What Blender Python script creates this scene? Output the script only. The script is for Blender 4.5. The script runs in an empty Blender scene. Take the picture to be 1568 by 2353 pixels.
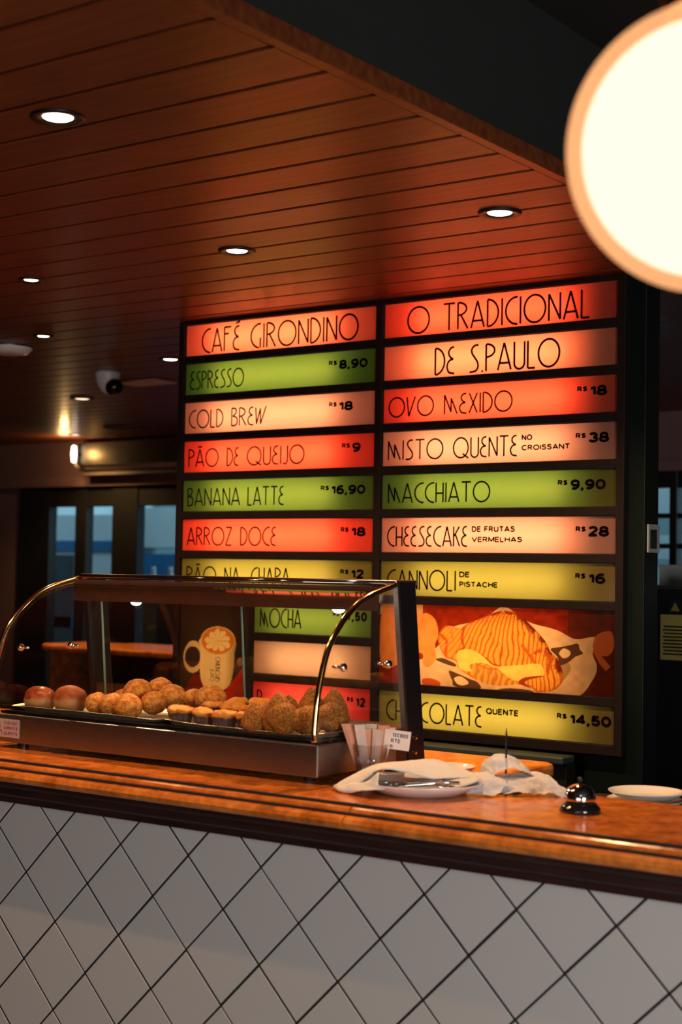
import bpy, bmesh, math, random
import numpy as np
from mathutils import Vector, Matrix, noise

SC = bpy.context.scene
COL = SC.collection
# ------------------------------------------------------------------ camera
PHI, PITCH, ROLL, HC = 0.6233, 0.0391, 0.0171, 1.55
Rv = Vector((math.cos(PHI), math.sin(PHI), 0)); Fh = Vector((-math.sin(PHI), math.cos(PHI), 0)); Uz = Vector((0, 0, 1))
Fv = Fh*math.cos(PITCH) + Uz*math.sin(PITCH); Uv = Uz*math.cos(PITCH) - Fh*math.sin(PITCH)
Xc = Rv*math.cos(ROLL) + Uv*math.sin(ROLL); Yc = -Rv*math.sin(ROLL) + Uv*math.cos(ROLL)
cd = bpy.data.cameras.new('camera'); cam = bpy.data.objects.new('camera', cd); COL.objects.link(cam)
cd.sensor_fit = 'HORIZONTAL'; cd.sensor_width = 24; cd.lens = 3461.96/1568*24
cd.clip_start = 0.05; cd.clip_end = 100
cd.dof.use_dof = True; cd.dof.focus_distance = 4.3; cd.dof.aperture_fstop = 3.6
M = Matrix((Xc, Yc, -Fv)).transposed().to_4x4(); M.translation = Vector((0, 0, HC)); cam.matrix_world = M
SC.camera = cam
# ------------------------------------------------------------------ world, exposure, large lights
w = bpy.data.worlds.new('world'); SC.world = w; w.use_nodes = True
w.node_tree.nodes['Background'].inputs[0].default_value = (0.50, 0.78, 0.95, 1)
w.node_tree.nodes['Background'].inputs[1].default_value = 1.6
SC.view_settings.view_transform = 'Standard'; SC.view_settings.look = 'None'
SC.view_settings.exposure = 0; SC.view_settings.gamma = 1
SC.cycles.use_denoising = True
SC.cycles.max_bounces = 10; SC.cycles.transparent_max_bounces = 24; SC.cycles.glossy_bounces = 5
SC.cycles.diffuse_bounces = 4; SC.cycles.transmission_bounces = 8
SC.cycles.sample_clamp_indirect = 4; SC.cycles.caustics_reflective = False; SC.cycles.caustics_refractive = False

def light(name, typ, loc, energy, color, target=None, **kw):
    l = bpy.data.lights.new(name, typ); l.energy = energy; l.color = color
    for k, v in kw.items(): setattr(l, k, v)
    o = bpy.data.objects.new(name, l); COL.objects.link(o); o.location = loc
    if target is not None: o.rotation_euler = (Vector(target)-Vector(loc)).to_track_quat('-Z', 'Y').to_euler()
    return o
# unseen fill light added in front of the closed wall behind the camera
light('front_fill_light', 'AREA', (0.2, -2.75, 1.5), 34, (1.0, 0.90, 0.86), target=(0.0, 3, 1.2), shape='RECTANGLE', size=3.0, size_y=1.7)
light('side_fill_light', 'AREA', (2.8, 0.0, 1.4), 200, (0.97, 1.0, 0.97), target=(-1.2, 2.6, .9), shape='RECTANGLE', size=1.8, size_y=1.6)  # second added fill, brightens the tiles from the closed right wall

# ------------------------------------------------------------------ materials
def srgb(r, g, b):
    f = lambda c: (c/255/12.92) if c/255 <= .04045 else ((c/255+.055)/1.055)**2.4
    return (f(r), f(g), f(b))
MATS = {}
def mat(name, col, rough=.5, metal=0, var=.15, scale=12, stretch=(1, 1, 1), bump=0, coat=0, spec=.5, col2=None, bscale=None, detail=4, objspace=True):
    if name in MATS: return MATS[name]
    m = bpy.data.materials.new(name); m.use_nodes = True; nt = m.node_tree; N = nt.nodes; L = nt.links
    b = N['Principled BSDF']
    b.inputs['Roughness'].default_value = rough; b.inputs['Metallic'].default_value = metal
    b.inputs['Coat Weight'].default_value = coat; b.inputs['Coat Roughness'].default_value = .12
    b.inputs['Specular IOR Level'].default_value = spec
    tc = N.new('ShaderNodeTexCoord'); mp = N.new('ShaderNodeMapping'); mp.inputs['Scale'].default_value = stretch
    L.new(tc.outputs['Object'], mp.inputs['Vector'])
    nz = N.new('ShaderNodeTexNoise'); nz.inputs['Scale'].default_value = scale; nz.inputs['Detail'].default_value = detail
    L.new(mp.outputs[0], nz.inputs['Vector'])
    r = N.new('ShaderNodeValToRGB'); r.color_ramp.elements[0].position = .3; r.color_ramp.elements[1].position = .7
    c1 = tuple(max(0, c*(1-var)) for c in col); c2 = col2 if col2 else tuple(min(1, c*(1+var)) for c in col)
    r.color_ramp.elements[0].color = (*c1, 1); r.color_ramp.elements[1].color = (*c2, 1)
    L.new(nz.outputs['Fac'], r.inputs['Fac']); L.new(r.outputs['Color'], b.inputs['Base Color'])
    if bump:
        bp = N.new('ShaderNodeBump'); bp.inputs['Strength'].default_value = bump; bp.inputs['Distance'].default_value = .01
        n2 = N.new('ShaderNodeTexNoise'); n2.inputs['Scale'].default_value = bscale or scale*3; n2.inputs['Detail'].default_value = 5
        L.new(mp.outputs[0], n2.inputs['Vector']); L.new(n2.outputs['Fac'], bp.inputs['Height']); L.new(bp.outputs[0], b.inputs['Normal'])
    MATS[name] = m; return m
def emis(name, col, s):
    if name in MATS: return MATS[name]
    m = bpy.data.materials.new(name); m.use_nodes = True; nt = m.node_tree; nt.nodes.clear()
    e = nt.nodes.new('ShaderNodeEmission'); e.inputs[0].default_value = (*col, 1); e.inputs[1].default_value = s
    o = nt.nodes.new('ShaderNodeOutputMaterial'); nt.links.new(e.outputs[0], o.inputs[0]); MATS[name] = m; return m
def glassmat(name, tint=(1, 1, 1), ior=1.45, rough=.0, strength=1.0):
    """thin pane: see-through with a Fresnel mirror on each face"""
    if name in MATS: return MATS[name]
    m = bpy.data.materials.new(name); m.use_nodes = True; nt = m.node_tree; N = nt.nodes; L = nt.links; N.clear()
    t = N.new('ShaderNodeBsdfTransparent'); t.inputs[0].default_value = (*tint, 1)
    g = N.new('ShaderNodeBsdfGlossy'); g.inputs['Roughness'].default_value = rough
    f0 = ((ior-1)/(ior+1))**2
    lw = N.new('ShaderNodeLayerWeight'); lw.inputs[0].default_value = .5      # 1-|cos|, then Schlick
    pw = N.new('ShaderNodeMath'); pw.operation = 'POWER'; pw.inputs[1].default_value = 5; L.new(lw.outputs['Facing'], pw.inputs[0])
    ma = N.new('ShaderNodeMath'); ma.operation = 'MULTIPLY_ADD'; ma.inputs[1].default_value = 1-f0; ma.inputs[2].default_value = f0; L.new(pw.outputs[0], ma.inputs[0])
    fr = ma
    mu = N.new('ShaderNodeMath'); mu.operation = 'MULTIPLY'; mu.inputs[1].default_value = strength; mu.use_clamp = True
    mx = N.new('ShaderNodeMixShader'); o = N.new('ShaderNodeOutputMaterial')
    L.new(fr.outputs[0], mu.inputs[0]); L.new(mu.outputs[0], mx.inputs[0]); L.new(t.outputs[0], mx.inputs[1]); L.new(g.outputs[0], mx.inputs[2]); L.new(mx.outputs[0], o.inputs[0])
    MATS[name] = m; return m
def panelmat(name, col, attr=None, gloss=.06):
    """translucent acrylic sheet lit from behind by the tube in its box"""
    if name in MATS: return MATS[name]
    m = bpy.data.materials.new(name); m.use_nodes = True; nt = m.node_tree; N = nt.nodes; L = nt.links; N.clear()
    t = N.new('ShaderNodeBsdfTranslucent'); d = N.new('ShaderNodeBsdfDiffuse'); g = N.new('ShaderNodeBsdfGlossy'); g.inputs['Roughness'].default_value = .12
    o = N.new('ShaderNodeOutputMaterial'); m1 = N.new('ShaderNodeMixShader'); m2 = N.new('ShaderNodeMixShader')
    m1.inputs[0].default_value = .22; m2.inputs[0].default_value = gloss*.4
    if attr:
        a = N.new('ShaderNodeAttribute'); a.attribute_name = attr
        L.new(a.outputs['Color'], t.inputs[0]); L.new(a.outputs['Color'], d.inputs[0])
    else:
        nz = N.new('ShaderNodeTexNoise'); nz.inputs['Scale'].default_value = 3; mixc = N.new('ShaderNodeMix'); mixc.data_type = 'RGBA'
        mixc.inputs[6].default_value = (*[c*.95 for c in col], 1); mixc.inputs[7].default_value = (*col, 1)
        L.new(nz.outputs['Fac'], mixc.inputs[0]); L.new(mixc.outputs[2], t.inputs[0]); L.new(mixc.outputs[2], d.inputs[0])
    L.new(t.outputs[0], m1.inputs[1]); L.new(d.outputs[0], m1.inputs[2]); L.new(m1.outputs[0], m2.inputs[1]); L.new(g.outputs[0], m2.inputs[2]); L.new(m2.outputs[0], o.inputs[0])
    MATS[name] = m; return m
def marble():
    m = mat('orange_marble', (.66, .145, .016), rough=.17, var=.30, scale=15, coat=0, spec=.32, detail=9, col2=(.90, .27, .045), bump=.04)
    nt = m.node_tree; N = nt.nodes; L = nt.links; b = N['Principled BSDF']; base = b.inputs['Base Color'].links[0].from_socket
    tc = N.new('ShaderNodeTexCoord'); nz = N.new('ShaderNodeTexNoise'); nz.inputs['Scale'].default_value = 55; nz.inputs['Detail'].default_value = 6
    rp = N.new('ShaderNodeValToRGB'); rp.color_ramp.elements[0].position = .42; rp.color_ramp.elements[1].position = .60
    rp.color_ramp.elements[0].color = (.45, .45, .45, 1); rp.color_ramp.elements[1].color = (1, 1, 1, 1)
    mx = N.new('ShaderNodeMix'); mx.data_type = 'RGBA'; mx.blend_type = 'MULTIPLY'; mx.inputs[0].default_value = .38
    L.new(tc.outputs['Object'], nz.inputs['Vector']); L.new(nz.outputs['Fac'], rp.inputs['Fac']); L.new(base, mx.inputs[6]); L.new(rp.outputs['Color'], mx.inputs[7]); L.new(mx.outputs[2], b.inputs['Base Color'])
    return m
def pastrymat(name, c1, c2, scale=40, bump=.5, rough=.5):
    m = mat(name, c1, rough=rough, var=0, scale=scale, col2=c2, bump=bump, bscale=scale*2.2, spec=.35)
    for n_ in m.node_tree.nodes:
        if n_.type == 'VALTORGB': n_.color_ramp.elements[0].position = .40; n_.color_ramp.elements[1].position = .60
    return m

MARBLE = marble()
STEEL = mat('brushed_steel', (.33, .315, .31), rough=.36, metal=1, var=.08, scale=30, stretch=(1, 1, 12))
CHROME = mat('chrome', (.85, .83, .80), rough=.05, metal=1, var=.01)
BRASSY = mat('polished_rail_metal', (.82, .50, .20), rough=.12, metal=1, var=.03)
BLACK = mat('black_plastic', (.012, .012, .013), rough=.35, var=.1)
BLACKMETAL = mat('black_metal', (.010, .010, .011), rough=.4, metal=.3, var=.1)
FRAMEM = mat('board_frame_brown', (.0105, .0058, .0052), rough=.5, spec=.2, var=.12, scale=20)
DARKGREEN = mat('dark_green_paint', (.0025, .0060, .0050), rough=.4, var=.1, spec=.2)
BOXIN = mat('light_box_lining', (.62, .60, .58), rough=.8, var=.03)
INK = mat('dark_brown_ink', (.006, .002, .002), rough=.9, var=.05, spec=0)
TILE = mat('glazed_grey_tile', (.56, .505, .475), rough=.30, var=.025, scale=3, coat=.15, spec=.35)
GROUT_AND_SHADE = mat('black_grout_and_shade', (.012, .011, .011), rough=.9)  # tile grout, also the painted shade in the nosing grooves
WOODDK = mat('dark_wood_moulding', (.030, .010, .008), rough=.4, var=.3, scale=6, stretch=(1, 8, 8))
PLANK = mat('varnished_ceiling_wood', (.105, .022, .0055), rough=.42, var=.25, scale=5, stretch=(1, 9, 9), coat=.08, bump=.03, bscale=20, col2=(.15, .035, .009))
GAP = mat('plank_gap_black', (.005, .003, .003), rough=.9)
CEILDK = mat('black_ceiling_paint', (.004, .004, .004), rough=.85)
WALLBR = mat('brown_wall_paint', (.20, .105, .105), rough=.75, var=.08, scale=4)
FLOORM = mat('dark_floor', (.05, .035, .03), rough=.35, var=.2, scale=5)
PORC = mat('white_porcelain', (.80, .76, .72), rough=.12, var=.02, coat=.4)
CLOTH = mat('white_paper_cloth', (.66, .61, .59), rough=.85, var=.04, scale=60, bump=.15, bscale=220)
WHITEPL = mat('white_plastic', (.72, .70, .68), rough=.35, var=.03)
GLASS = glassmat('case_glass', (.97, .975, .97), strength=1.15)
WINGLASS = glassmat('window_glass', (.80, .88, .90))

# ------------------------------------------------------------------ geometry helpers
def link(name, bm, m, parent=None, smooth=False, loc=None, bevel=0):
    me = bpy.data.meshes.new(name); bm.normal_update(); bm.to_mesh(me); bm.free()
    for x in (m if isinstance(m, (list, tuple)) else [m]): me.materials.append(x)
    if smooth:
        for p in me.polygons: p.use_smooth = True
    o = bpy.data.objects.new(name, me); COL.objects.link(o)
    if parent: o.parent = parent
    if loc is not None: o.location = loc
    if bevel:
        md = o.modifiers.new('bevel', 'BEVEL'); md.width = bevel; md.segments = 2; md.limit_method = 'ANGLE'
    return o
def box(bm, x0, x1, y0, y1, z0, z1, mi=0):
    vs = [bm.verts.new((x, y, z)) for z in (z0, z1) for y in (y0, y1) for x in (x0, x1)]
    for f in ((0, 2, 3, 1), (4, 5, 7, 6), (0, 1, 5, 4), (2, 6, 7, 3), (0, 4, 6, 2), (1, 3, 7, 5)):
        bm.faces.new([vs[i] for i in f]).material_index = mi
    return vs
def bx(x0, x1, y0, y1, z0, z1):
    bm = bmesh.new(); box(bm, x0, x1, y0, y1, z0, z1); return bm
def lathe(bm, prof, n=32, c=(0, 0, 0), closed=False):
    rings = []
    for r, z in prof:
        rings.append([bm.verts.new((c[0]+r*math.cos(2*math.pi*i/n), c[1]+r*math.sin(2*math.pi*i/n), c[2]+z)) for i in range(n)] if r > 1e-6 else [bm.verts.new((c[0], c[1], c[2]+z))])
    for a, b in zip(rings, rings[1:] + ([rings[0]] if closed else [])):
        for i in range(n):
            j = (i+1) % n
            if len(a) == 1 and len(b) == 1: continue
            if len(a) == 1: bm.faces.new((a[0], b[j], b[i]))
            elif len(b) == 1: bm.faces.new((a[i], a[j], b[0]))
            else: bm.faces.new((a[i], a[j], b[j], b[i]))
def tube(bm, pts, r, n=8):
    pts = [Vector(p) for p in pts]; rings = []; prev = None
    for i, p in enumerate(pts):
        t = (pts[min(i+1, len(pts)-1)]-pts[max(i-1, 0)]).normalized()
        a = prev if prev is not None else (Vector((0, 0, 1)) if abs(t.z) < .9 else Vector((1, 0, 0)))
        a = (a - t*a.dot(t)).normalized(); prev = a; b = t.cross(a)
        rr = r[i] if isinstance(r, (list, tuple)) else r
        rings.append([bm.verts.new(p + (a*math.cos(2*math.pi*k/n)+b*math.sin(2*math.pi*k/n))*rr) for k in range(n)])
    for a, b in zip(rings, rings[1:]):
        for k in range(n): bm.faces.new((a[k], a[(k+1) % n], b[(k+1) % n], b[k]))
    bm.faces.new(rings[0][::-1]); bm.faces.new(rings[-1])
def prism_x(bm, prof, x0, x1):
    """profile of (y,z) points extruded along x, capped"""
    A = [bm.verts.new((x0, y, z)) for y, z in prof]; B = [bm.verts.new((x1, y, z)) for y, z in prof]; n = len(prof)
    for i in range(n): bm.faces.new((A[i], B[i], B[(i+1) % n], A[(i+1) % n]))
    bm.faces.new(A[::-1]); bm.faces.new(B)
def prism_z(bm, poly, z0, z1):
    A = [bm.verts.new((x, y, z0)) for x, y in poly]; B = [bm.verts.new((x, y, z1)) for x, y in poly]; n = len(poly)
    for i in range(n): bm.faces.new((A[i], A[(i+1) % n], B[(i+1) % n], B[i]))
    bm.faces.new(A[::-1]); bm.faces.new(B)
def recalc(bm): bmesh.ops.recalc_face_normals(bm, faces=bm.faces)
def tag(o, label=None, cat=None, group=None, kind=None):
    if label: o['label'] = label
    if cat: o['category'] = cat
    if group: o['group'] = group
    if kind: o['kind'] = kind
    return o
def thing(name, label, cat, loc=(0, 0, 0), rz=0, group=None):
    o = bpy.data.objects.new(name, None); COL.objects.link(o); o.location = loc; o.rotation_euler = (0, 0, rz); o.empty_display_size = .05
    return tag(o, label, cat, group)
def struct(name, bm, m, **k): return tag(link(name, bm, m, **k), kind='structure')
def part(name, bm, m, parent, label=None, **k):
    o = link(name, bm, m, parent, **k)
    if label: o['label'] = label
    return o
def copy_tree(o, parent=None):
    c = o.copy(); COL.objects.link(c)
    if parent: c.parent = parent
    for ch in list(o.children): copy_tree(ch, c)
    return c
def spline(P, n=8):
    P = [np.array(p, float) for p in P]; Q = [2*P[0]-P[1]] + P + [2*P[-1]-P[-2]]; out = []
    for i in range(1, len(Q)-2):
        for k in range(n):
            t = k/n; a, b, c, d = Q[i-1:i+3]
            out.append(.5*((2*b)+(-a+c)*t+(2*a-5*b+4*c-d)*t*t+(-a+3*b-3*c+d)*t**3))
    out.append(P[-1]); return out

# ================================================================== SETTING
CZ = 2.557
struct('floor', bx(-13, 3, -3, 8.9, -.1, 0), FLOORM)
ceil = struct('ceiling', bx(-13, -1.79, -3, 8.9, CZ+.012, CZ+.06), GAP)
pk = None
for k in range(-36, 31):
    y0 = 3.291 + .175*k
    if pk is None:
        pm = bmesh.new(); box(pm, -13, -1.79, .0065, .1685, 0, .014)
        pk = part('plank', pm, PLANK, ceil, loc=(0, y0, CZ), bevel=.003)
    else:
        c = pk.copy(); COL.objects.link(c); c.location = (0, y0, CZ)
struct('trim_1', bx(-1.79, -1.755, -3, 8.9, CZ-.002, CZ+.04), PLANK, bevel=.004)
struct('trim_2', bx(-1.79, -1.765, -3, 8.9, CZ+.04, 2.95), CEILDK)
bm = bmesh.new(); box(bm, -1.79, 3, -3, 8.9, 2.95, 3.0); struct('ceiling_dark', bm, CEILDK).name = 'ceiling.001'
# walls ------------------------------------------------------------
bm = bmesh.new()
YB = 8.6
box(bm, -13, 3, YB, YB+.2, 2.20, CZ+.5)                 # wall above the openings
box(bm, -13, -9.44, YB, YB+.2, 0, 2.20)
box(bm, -6.2, -3.95, YB, YB+.2, 0, 2.20)
box(bm, -9.44, -6.2, YB, YB+.2, 0, .35); box(bm, -3.95, 3, YB, YB+.2, 0, .9); box(bm, -2.9, 3, YB, YB+.2, .9, 2.20)
struct('wall_back', bm, WALLBR)
struct('wall_left', bx(-13.2, -13, -3, 8.9, 0, 3), WALLBR)
struct('wall_right', bx(3, 3.2, -3, 8.9, 0, 3), WALLBR)
bm = bx(-13, 3, -3.2, -3, 0, 3)
struct('wall_front', bm, WALLBR)
struct('trim_3', bx(-13, -7.2, YB-.06, YB, 2.19, 2.27), WALLBR)
struct('trim_4', bx(-3.95, 3, YB-.06, YB, 2.19, 2.25), WALLBR)
# glazed openings of the back wall ---------------------------------
def window(name, x0, x1, z0, z1, stiles, rails):
    o = bpy.data.objects.new(name, None); COL.objects.link(o); o['kind'] = 'structure'; o.location = (0, 0, 0)
    for a, b in stiles: part('window_stile', bx(a, b, YB-.03, YB+.06, z0, z1), BLACK, o, bevel=.004)
    for a, b in rails: part('window_rail', bx(x0, x1, YB-.02, YB+.05, a, b), BLACK, o, bevel=.004)
    part('window_pane', bx(x0+.01, x1-.01, YB+.02, YB+.026, z0+.01, z1-.01), WINGLASS, o)
    return o
window('window_1', -9.44, -6.2, .35, 2.20, [(-9.44, -9.09), (-8.79, -8.67), (-8.38, -8.11), (-7.62, -7.50), (-6.9, -6.75)], [(2.03, 2.20), (.35, .5)])
window('window_2', -3.95, -2.9, .9, 2.20, [(-3.95, -3.82), (-3.71, -3.66), (-3.3, -3.22), (-2.98, -2.9)], [(2.09, 2.20), (.9, .98), (1.905, 1.935), (1.72, 1.75)])
# ================================================================== STREET BEYOND THE WINDOWS
PALE = mat('pale_street_wall', (.72, .80, .80), rough=.8, var=.08, scale=2)
BLUE = mat('blue_sign_paint', (.01, .16, .36), rough=.5, var=.1)
STREETDK = mat('dark_street', (.05, .07, .075), rough=.8)
struct('ground', bx(-22, 6, 8.9, 22, -.1, 0), STREETDK)
f = thing('building_facade', 'pale grey street building front with blue band seen through the back windows', 'building', (-12, 15.5, 0))
part('wall', bx(-8, 12, 0, .3, 0, 5), mat('street_front', (.20, .27, .28), rough=.8, var=.2, scale=1.2), f)
for i, (a, b, z0, z1, m_) in enumerate([(-4.2, -3.0, 1.7, 2.9, PALE), (-2.9, -2.35, 1.2, 2.75, PALE), (-1.5, -.4, 1.9, 3.0, STREETDK), (.4, 1.2, .6, 2.6, STREETDK), (8, 9.2, 1.0, 3, PALE), (9.6, 10.8, .8, 3, PALE)]):
    part('facade_panel', bx(a, b, -.06, 0, z0, z1), m_, f)
k = thing('street_kiosk', 'white and blue cash machine kiosk outside the left window panes', 'kiosk', (-10.75, 10.6, 0))
part('body', bx(-.35, .62, -.2, .4, 0, 2.05), PALE, k)
part('blue_band', bx(-.36, .63, -.22, -.2, 1.70, 1.80), BLUE, k)
part('screen', bx(.30, .60, -.22, -.2, 1.10, 1.42), mat('pale_poster', (.80, .84, .68), rough=.6), k)
part('recess', bx(-.34, .08, -.215, -.2, .6, 1.66), STREETDK, k)
part('blue_band', bx(-.36, .63, -.215, -.2, .95, 1.06), BLUE, k)
k = thing('street_cabinet', 'blue vending cabinet outside behind the middle window pane', 'cabinet', (-9.55, 10.5, 0))
part('body', bx(-.42, .2, 0, .5, 0, 1.68), BLUE, k)
part('header', bx(-.55, .3, .05, .5, 1.74, 2.12), PALE, k)
part('post', bx(-.50, -.44, -.05, .02, 0, 2.2), PALE, k)
for i in range(4):
    bm = bmesh.new(); lathe(bm, [(0, 0), (.035, 0), (.035, .18), (.018, .24), (.018, .28), (0, .28)], 14)
    tag(link('white_bottle', bm, WHITEPL, loc=(-8.98+.19*i, 9.3, 1.28), smooth=True), ['leftmost', 'second', 'third', 'rightmost'][i]+' pale bottle on the sill outside the middle window pane', 'bottle', 'bottles outside the middle window pane')
tag(link('window_shelf', bx(-9.2, -8.2, 9.15, 9.4, 0, 1.28), STREETDK), 'dark shelf outside carrying the pale bottles', 'shelf')
k = thing('notice_stand', 'white boxed notice hanging outside the right pane, beside the board', 'sign', (-8.7, 10.0, 0))
part('left_sheet', bx(-.08, .12, 0, .03, 1.35, 1.82), PALE, k)
part('middle_box', bx(.12, .42, .01, .05, 1.37, 1.80), mat('grey_blue', (.10, .17, .22), rough=.6), k)
part('right_sheet', bx(.42, .62, -.01, .03, 1.32, 1.82), PALE, k)
part('tank', bx(-.06, .10, 0, .15, 1.94, 2.32), PALE, k)
part('pole', bx(.20, .24, .06, .10, 0, 2.6), STREETDK, k)
part('poster', bx(.30, .62, .10, .13, 1.9, 2.5), mat('olive', (.10, .11, .06), rough=.7), k)
k = thing('white_shutter', 'pale glowing white shop fittings outside the right hand window', 'shop fitting', (-4.4, 10.6, 0))
for z0, z1 in ((1.35, 1.62), (1.68, 1.86), (2.02, 2.30)): part('slab', bx(-.7, 1.4, 0, .2, z0, z1), PALE, k)
part('upright', bx(-.02, .08, -.03, 0, 0, 2.4), BLACK, k)

# ================================================================== DIVIDER BEHIND THE BOARD
YBD = 4.60
struct('wall_divider', bx(-4.10, -2.25, 4.755, 4.82, 0, CZ), DARKGREEN)
bm = bmesh.new(); box(bm, -2.30, -2.088, 4.625, 4.735, 0, 2.95)
col = struct('column_dark', bm, DARKGREEN, bevel=.003); col.name = 'wall_column'
sw = thing('wall_switch', 'small grey switch plate with dark window on dark column', 'switch', (-2.086, 4.69, 1.675))
part('plate', bx(0, .006, -.052, .040, -.047, .047), mat('grey_plastic', (.30, .30, .29), rough=.5), sw, bevel=.002)
part('screen', bx(.006, .009, -.040, .010, -.034, .030), BLACK, sw)

# ================================================================== MENU BOARD
def ztop(r): return 2.5403 - .15818*r
HH = .1289; PP = .15818
board = thing('menu_board', 'tall backlit menu board with two columns of coloured panels above the counter', 'menu board', (0, 0, 0))
LX0, LX1, RX0, RX1 = -4.0994, -3.1520, -3.1213, -2.1746
MX1, MX0 = -3.752, -3.7165   # mug picture right edge / narrow panel left edge
# frame
def rail(x0, x1, z0, z1): part('frame_rail', bx(x0, x1, YBD-.012, YBD+.02, z0, z1), FRAMEM, board, bevel=.0015)
def stile(x0, x1, z0, z1): part('frame_stile', bx(x0, x1, YBD-.014, YBD+.02, z0, z1), FRAMEM, board, bevel=.0015)
stile(-4.127, LX0, .955, CZ-.003); stile(LX1, RX0, .955, CZ-.003); stile(RX1, -2.146, .955, CZ-.003)
stile(MX1, MX0, ztop(9)-HH, ztop(6)-HH-.002)
for r in range(11):
    a = ztop(r-1)-HH if r else CZ-.003
    b = ztop(r) if r < 10 else .955
    if a-b < .001: continue
    if r in (8, 9): rail(MX0, LX1, b, a)
    else: rail(LX0, LX1, b, a)
    if r != 8: rail(RX0, RX1, b, a)
part('back_box', bx(-4.127, -2.146, YBD+.125, YBD+.15, .955, CZ-.003), FRAMEM, board)
bm = bmesh.new(); box(bm, -4.127, -4.105, YBD+.02, YBD+.125, .955, CZ-.003); box(bm, -2.168, -2.146, YBD+.02, YBD+.125, .955, CZ-.003)
part('side_panel', bm, FRAMEM, board)
TUBE = emis('fluorescent_tube', (1.0, .70, .36), 17)
TUBEG = emis('fluorescent_tube_green', (1.0, .86, .42), 17)
TUBEP = emis('fluorescent_tube_picture', (1.0, .66, .32), 6.5)
# --- deco stroke letters
def arc(cx, cy, rx, ry, a0, a1, n=18): return [(cx+rx*math.cos(math.radians(a0+(a1-a0)*i/n)), cy+ry*math.sin(math.radians(a0+(a1-a0)*i/n))) for i in range(n+1)]
def sp(P, n=6): return [tuple(p) for p in spline(P, n)]
Ecurve = [sp([(.30, 1), (.16, .97), (.07, .86), (.07, .72), (.16, .60), (.27, .55)]), sp([(.27, .55), (.10, .50), (.0, .36), (.0, .20), (.09, .05), (.32, .0)])]
GL = {
 'A': (.52, [[(0, 0), (.25, 1), (.52, 0)], [(.06, .26), (.45, .26)]]),
 'B': (.34, [[(0, 0), (0, 1)], sp([(0, 1), (.22, .97), (.27, .82), (.2, .66), (.06, .55)]), sp([(.06, .55), (.28, .47), (.34, .27), (.26, .06), (0, 0)])]),
 'C': (.42, [arc(.44, .5, .44, .5, 88, 272)]),
 'D': (.42, [[(0, 0), (0, 1)], arc(0, .5, .42, .5, 90, -90)]),
 'E': (.32, Ecurve),
 'F': (.36, [[(0, 0), (0, 1), (.36, 1)], [(0, .72), (.24, .72)]]),
 'G': (.46, [arc(.44, .5, .44, .5, 88, 262), [(.44, .42), (.44, 0)]]),
 'H': (.36, [[(0, 0), (0, 1)], [(.36, 0), (.36, 1)], [(0, .46), (.36, .46)]]),
 'I': (.03, [[(.015, 0), (.015, 1)]]),
 'J': (.24, [sp([(.24, 1), (.24, .3), (.2, .08), (.1, 0), (.0, .06)])]),
 'K': (.36, [[(0, 0), (0, 1)], [(.34, 1), (.02, .5)], [(.10, .62), (.36, 0)]]),
 'L': (.28, [[(0, 1), (0, 0), (.28, 0)]]),
 'M': (.62, [[(0, 0), (0, .98), (.32, .10), (.32, .80), (.62, 0)]]),
 'N': (.42, [[(0, 0), (0, .97), (.42, .03), (.42, 1)]]),
 'O': (.80, [arc(.4, .5, .4, .5, 0, 360, 40)]),
 'P': (.34, [[(0, 0), (0, 1)], arc(0, .76, .34, .24, 90, -90)]),
 'Q': (.82, [arc(.4, .5, .4, .5, 0, 360, 40), [(.50, .20), (.82, -.03)]]),
 'R': (.40, [[(0, 0), (0, 1)], arc(0, .76, .34, .24, 90, -90), [(.12, .52), (.40, 0)]]),
 'S': (.36, [sp([(.36, 1), (.2, .98), (.09, .86), (.10, .70), (.22, .52), (.32, .36), (.34, .18), (.24, .04), (.0, 0)])]),
 'T': (.46, [[(0, 1), (.46, 1)], [(.23, 1), (.23, 0)]]),
 'U': (.40, [[(0, 1)] + arc(.2, .22, .2, .22, 180, 360) + [(.40, 1)]]),
 'V': (.42, [[(0, 1), (.10, 0), (.42, 1)]]),
 'W': (.62, [[(0, .96), (.06, .04), (.28, .9), (.30, .04), (.62, 1)]]),
 'X': (.38, [[(0, 0), (.38, 1)], [(0, 1), (.38, 0)]]),
 'Z': (.40, [[(0, 1), (.38, 1), (0, 0), (.40, 0)]]),
 '.': (.05, [[(.0, .01), (.05, .01)], [(.025, -.012), (.025, .035)]]),
 'Ã': (.52, [[(0, 0), (.25, 1), (.52, 0)], [(.06, .26), (.45, .26)], [(.12, 1.13), (.40, 1.13)]]),
 'É': (.32, Ecurve + [[(.12, 1.12), (.34, 1.19)]]),
}
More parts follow.
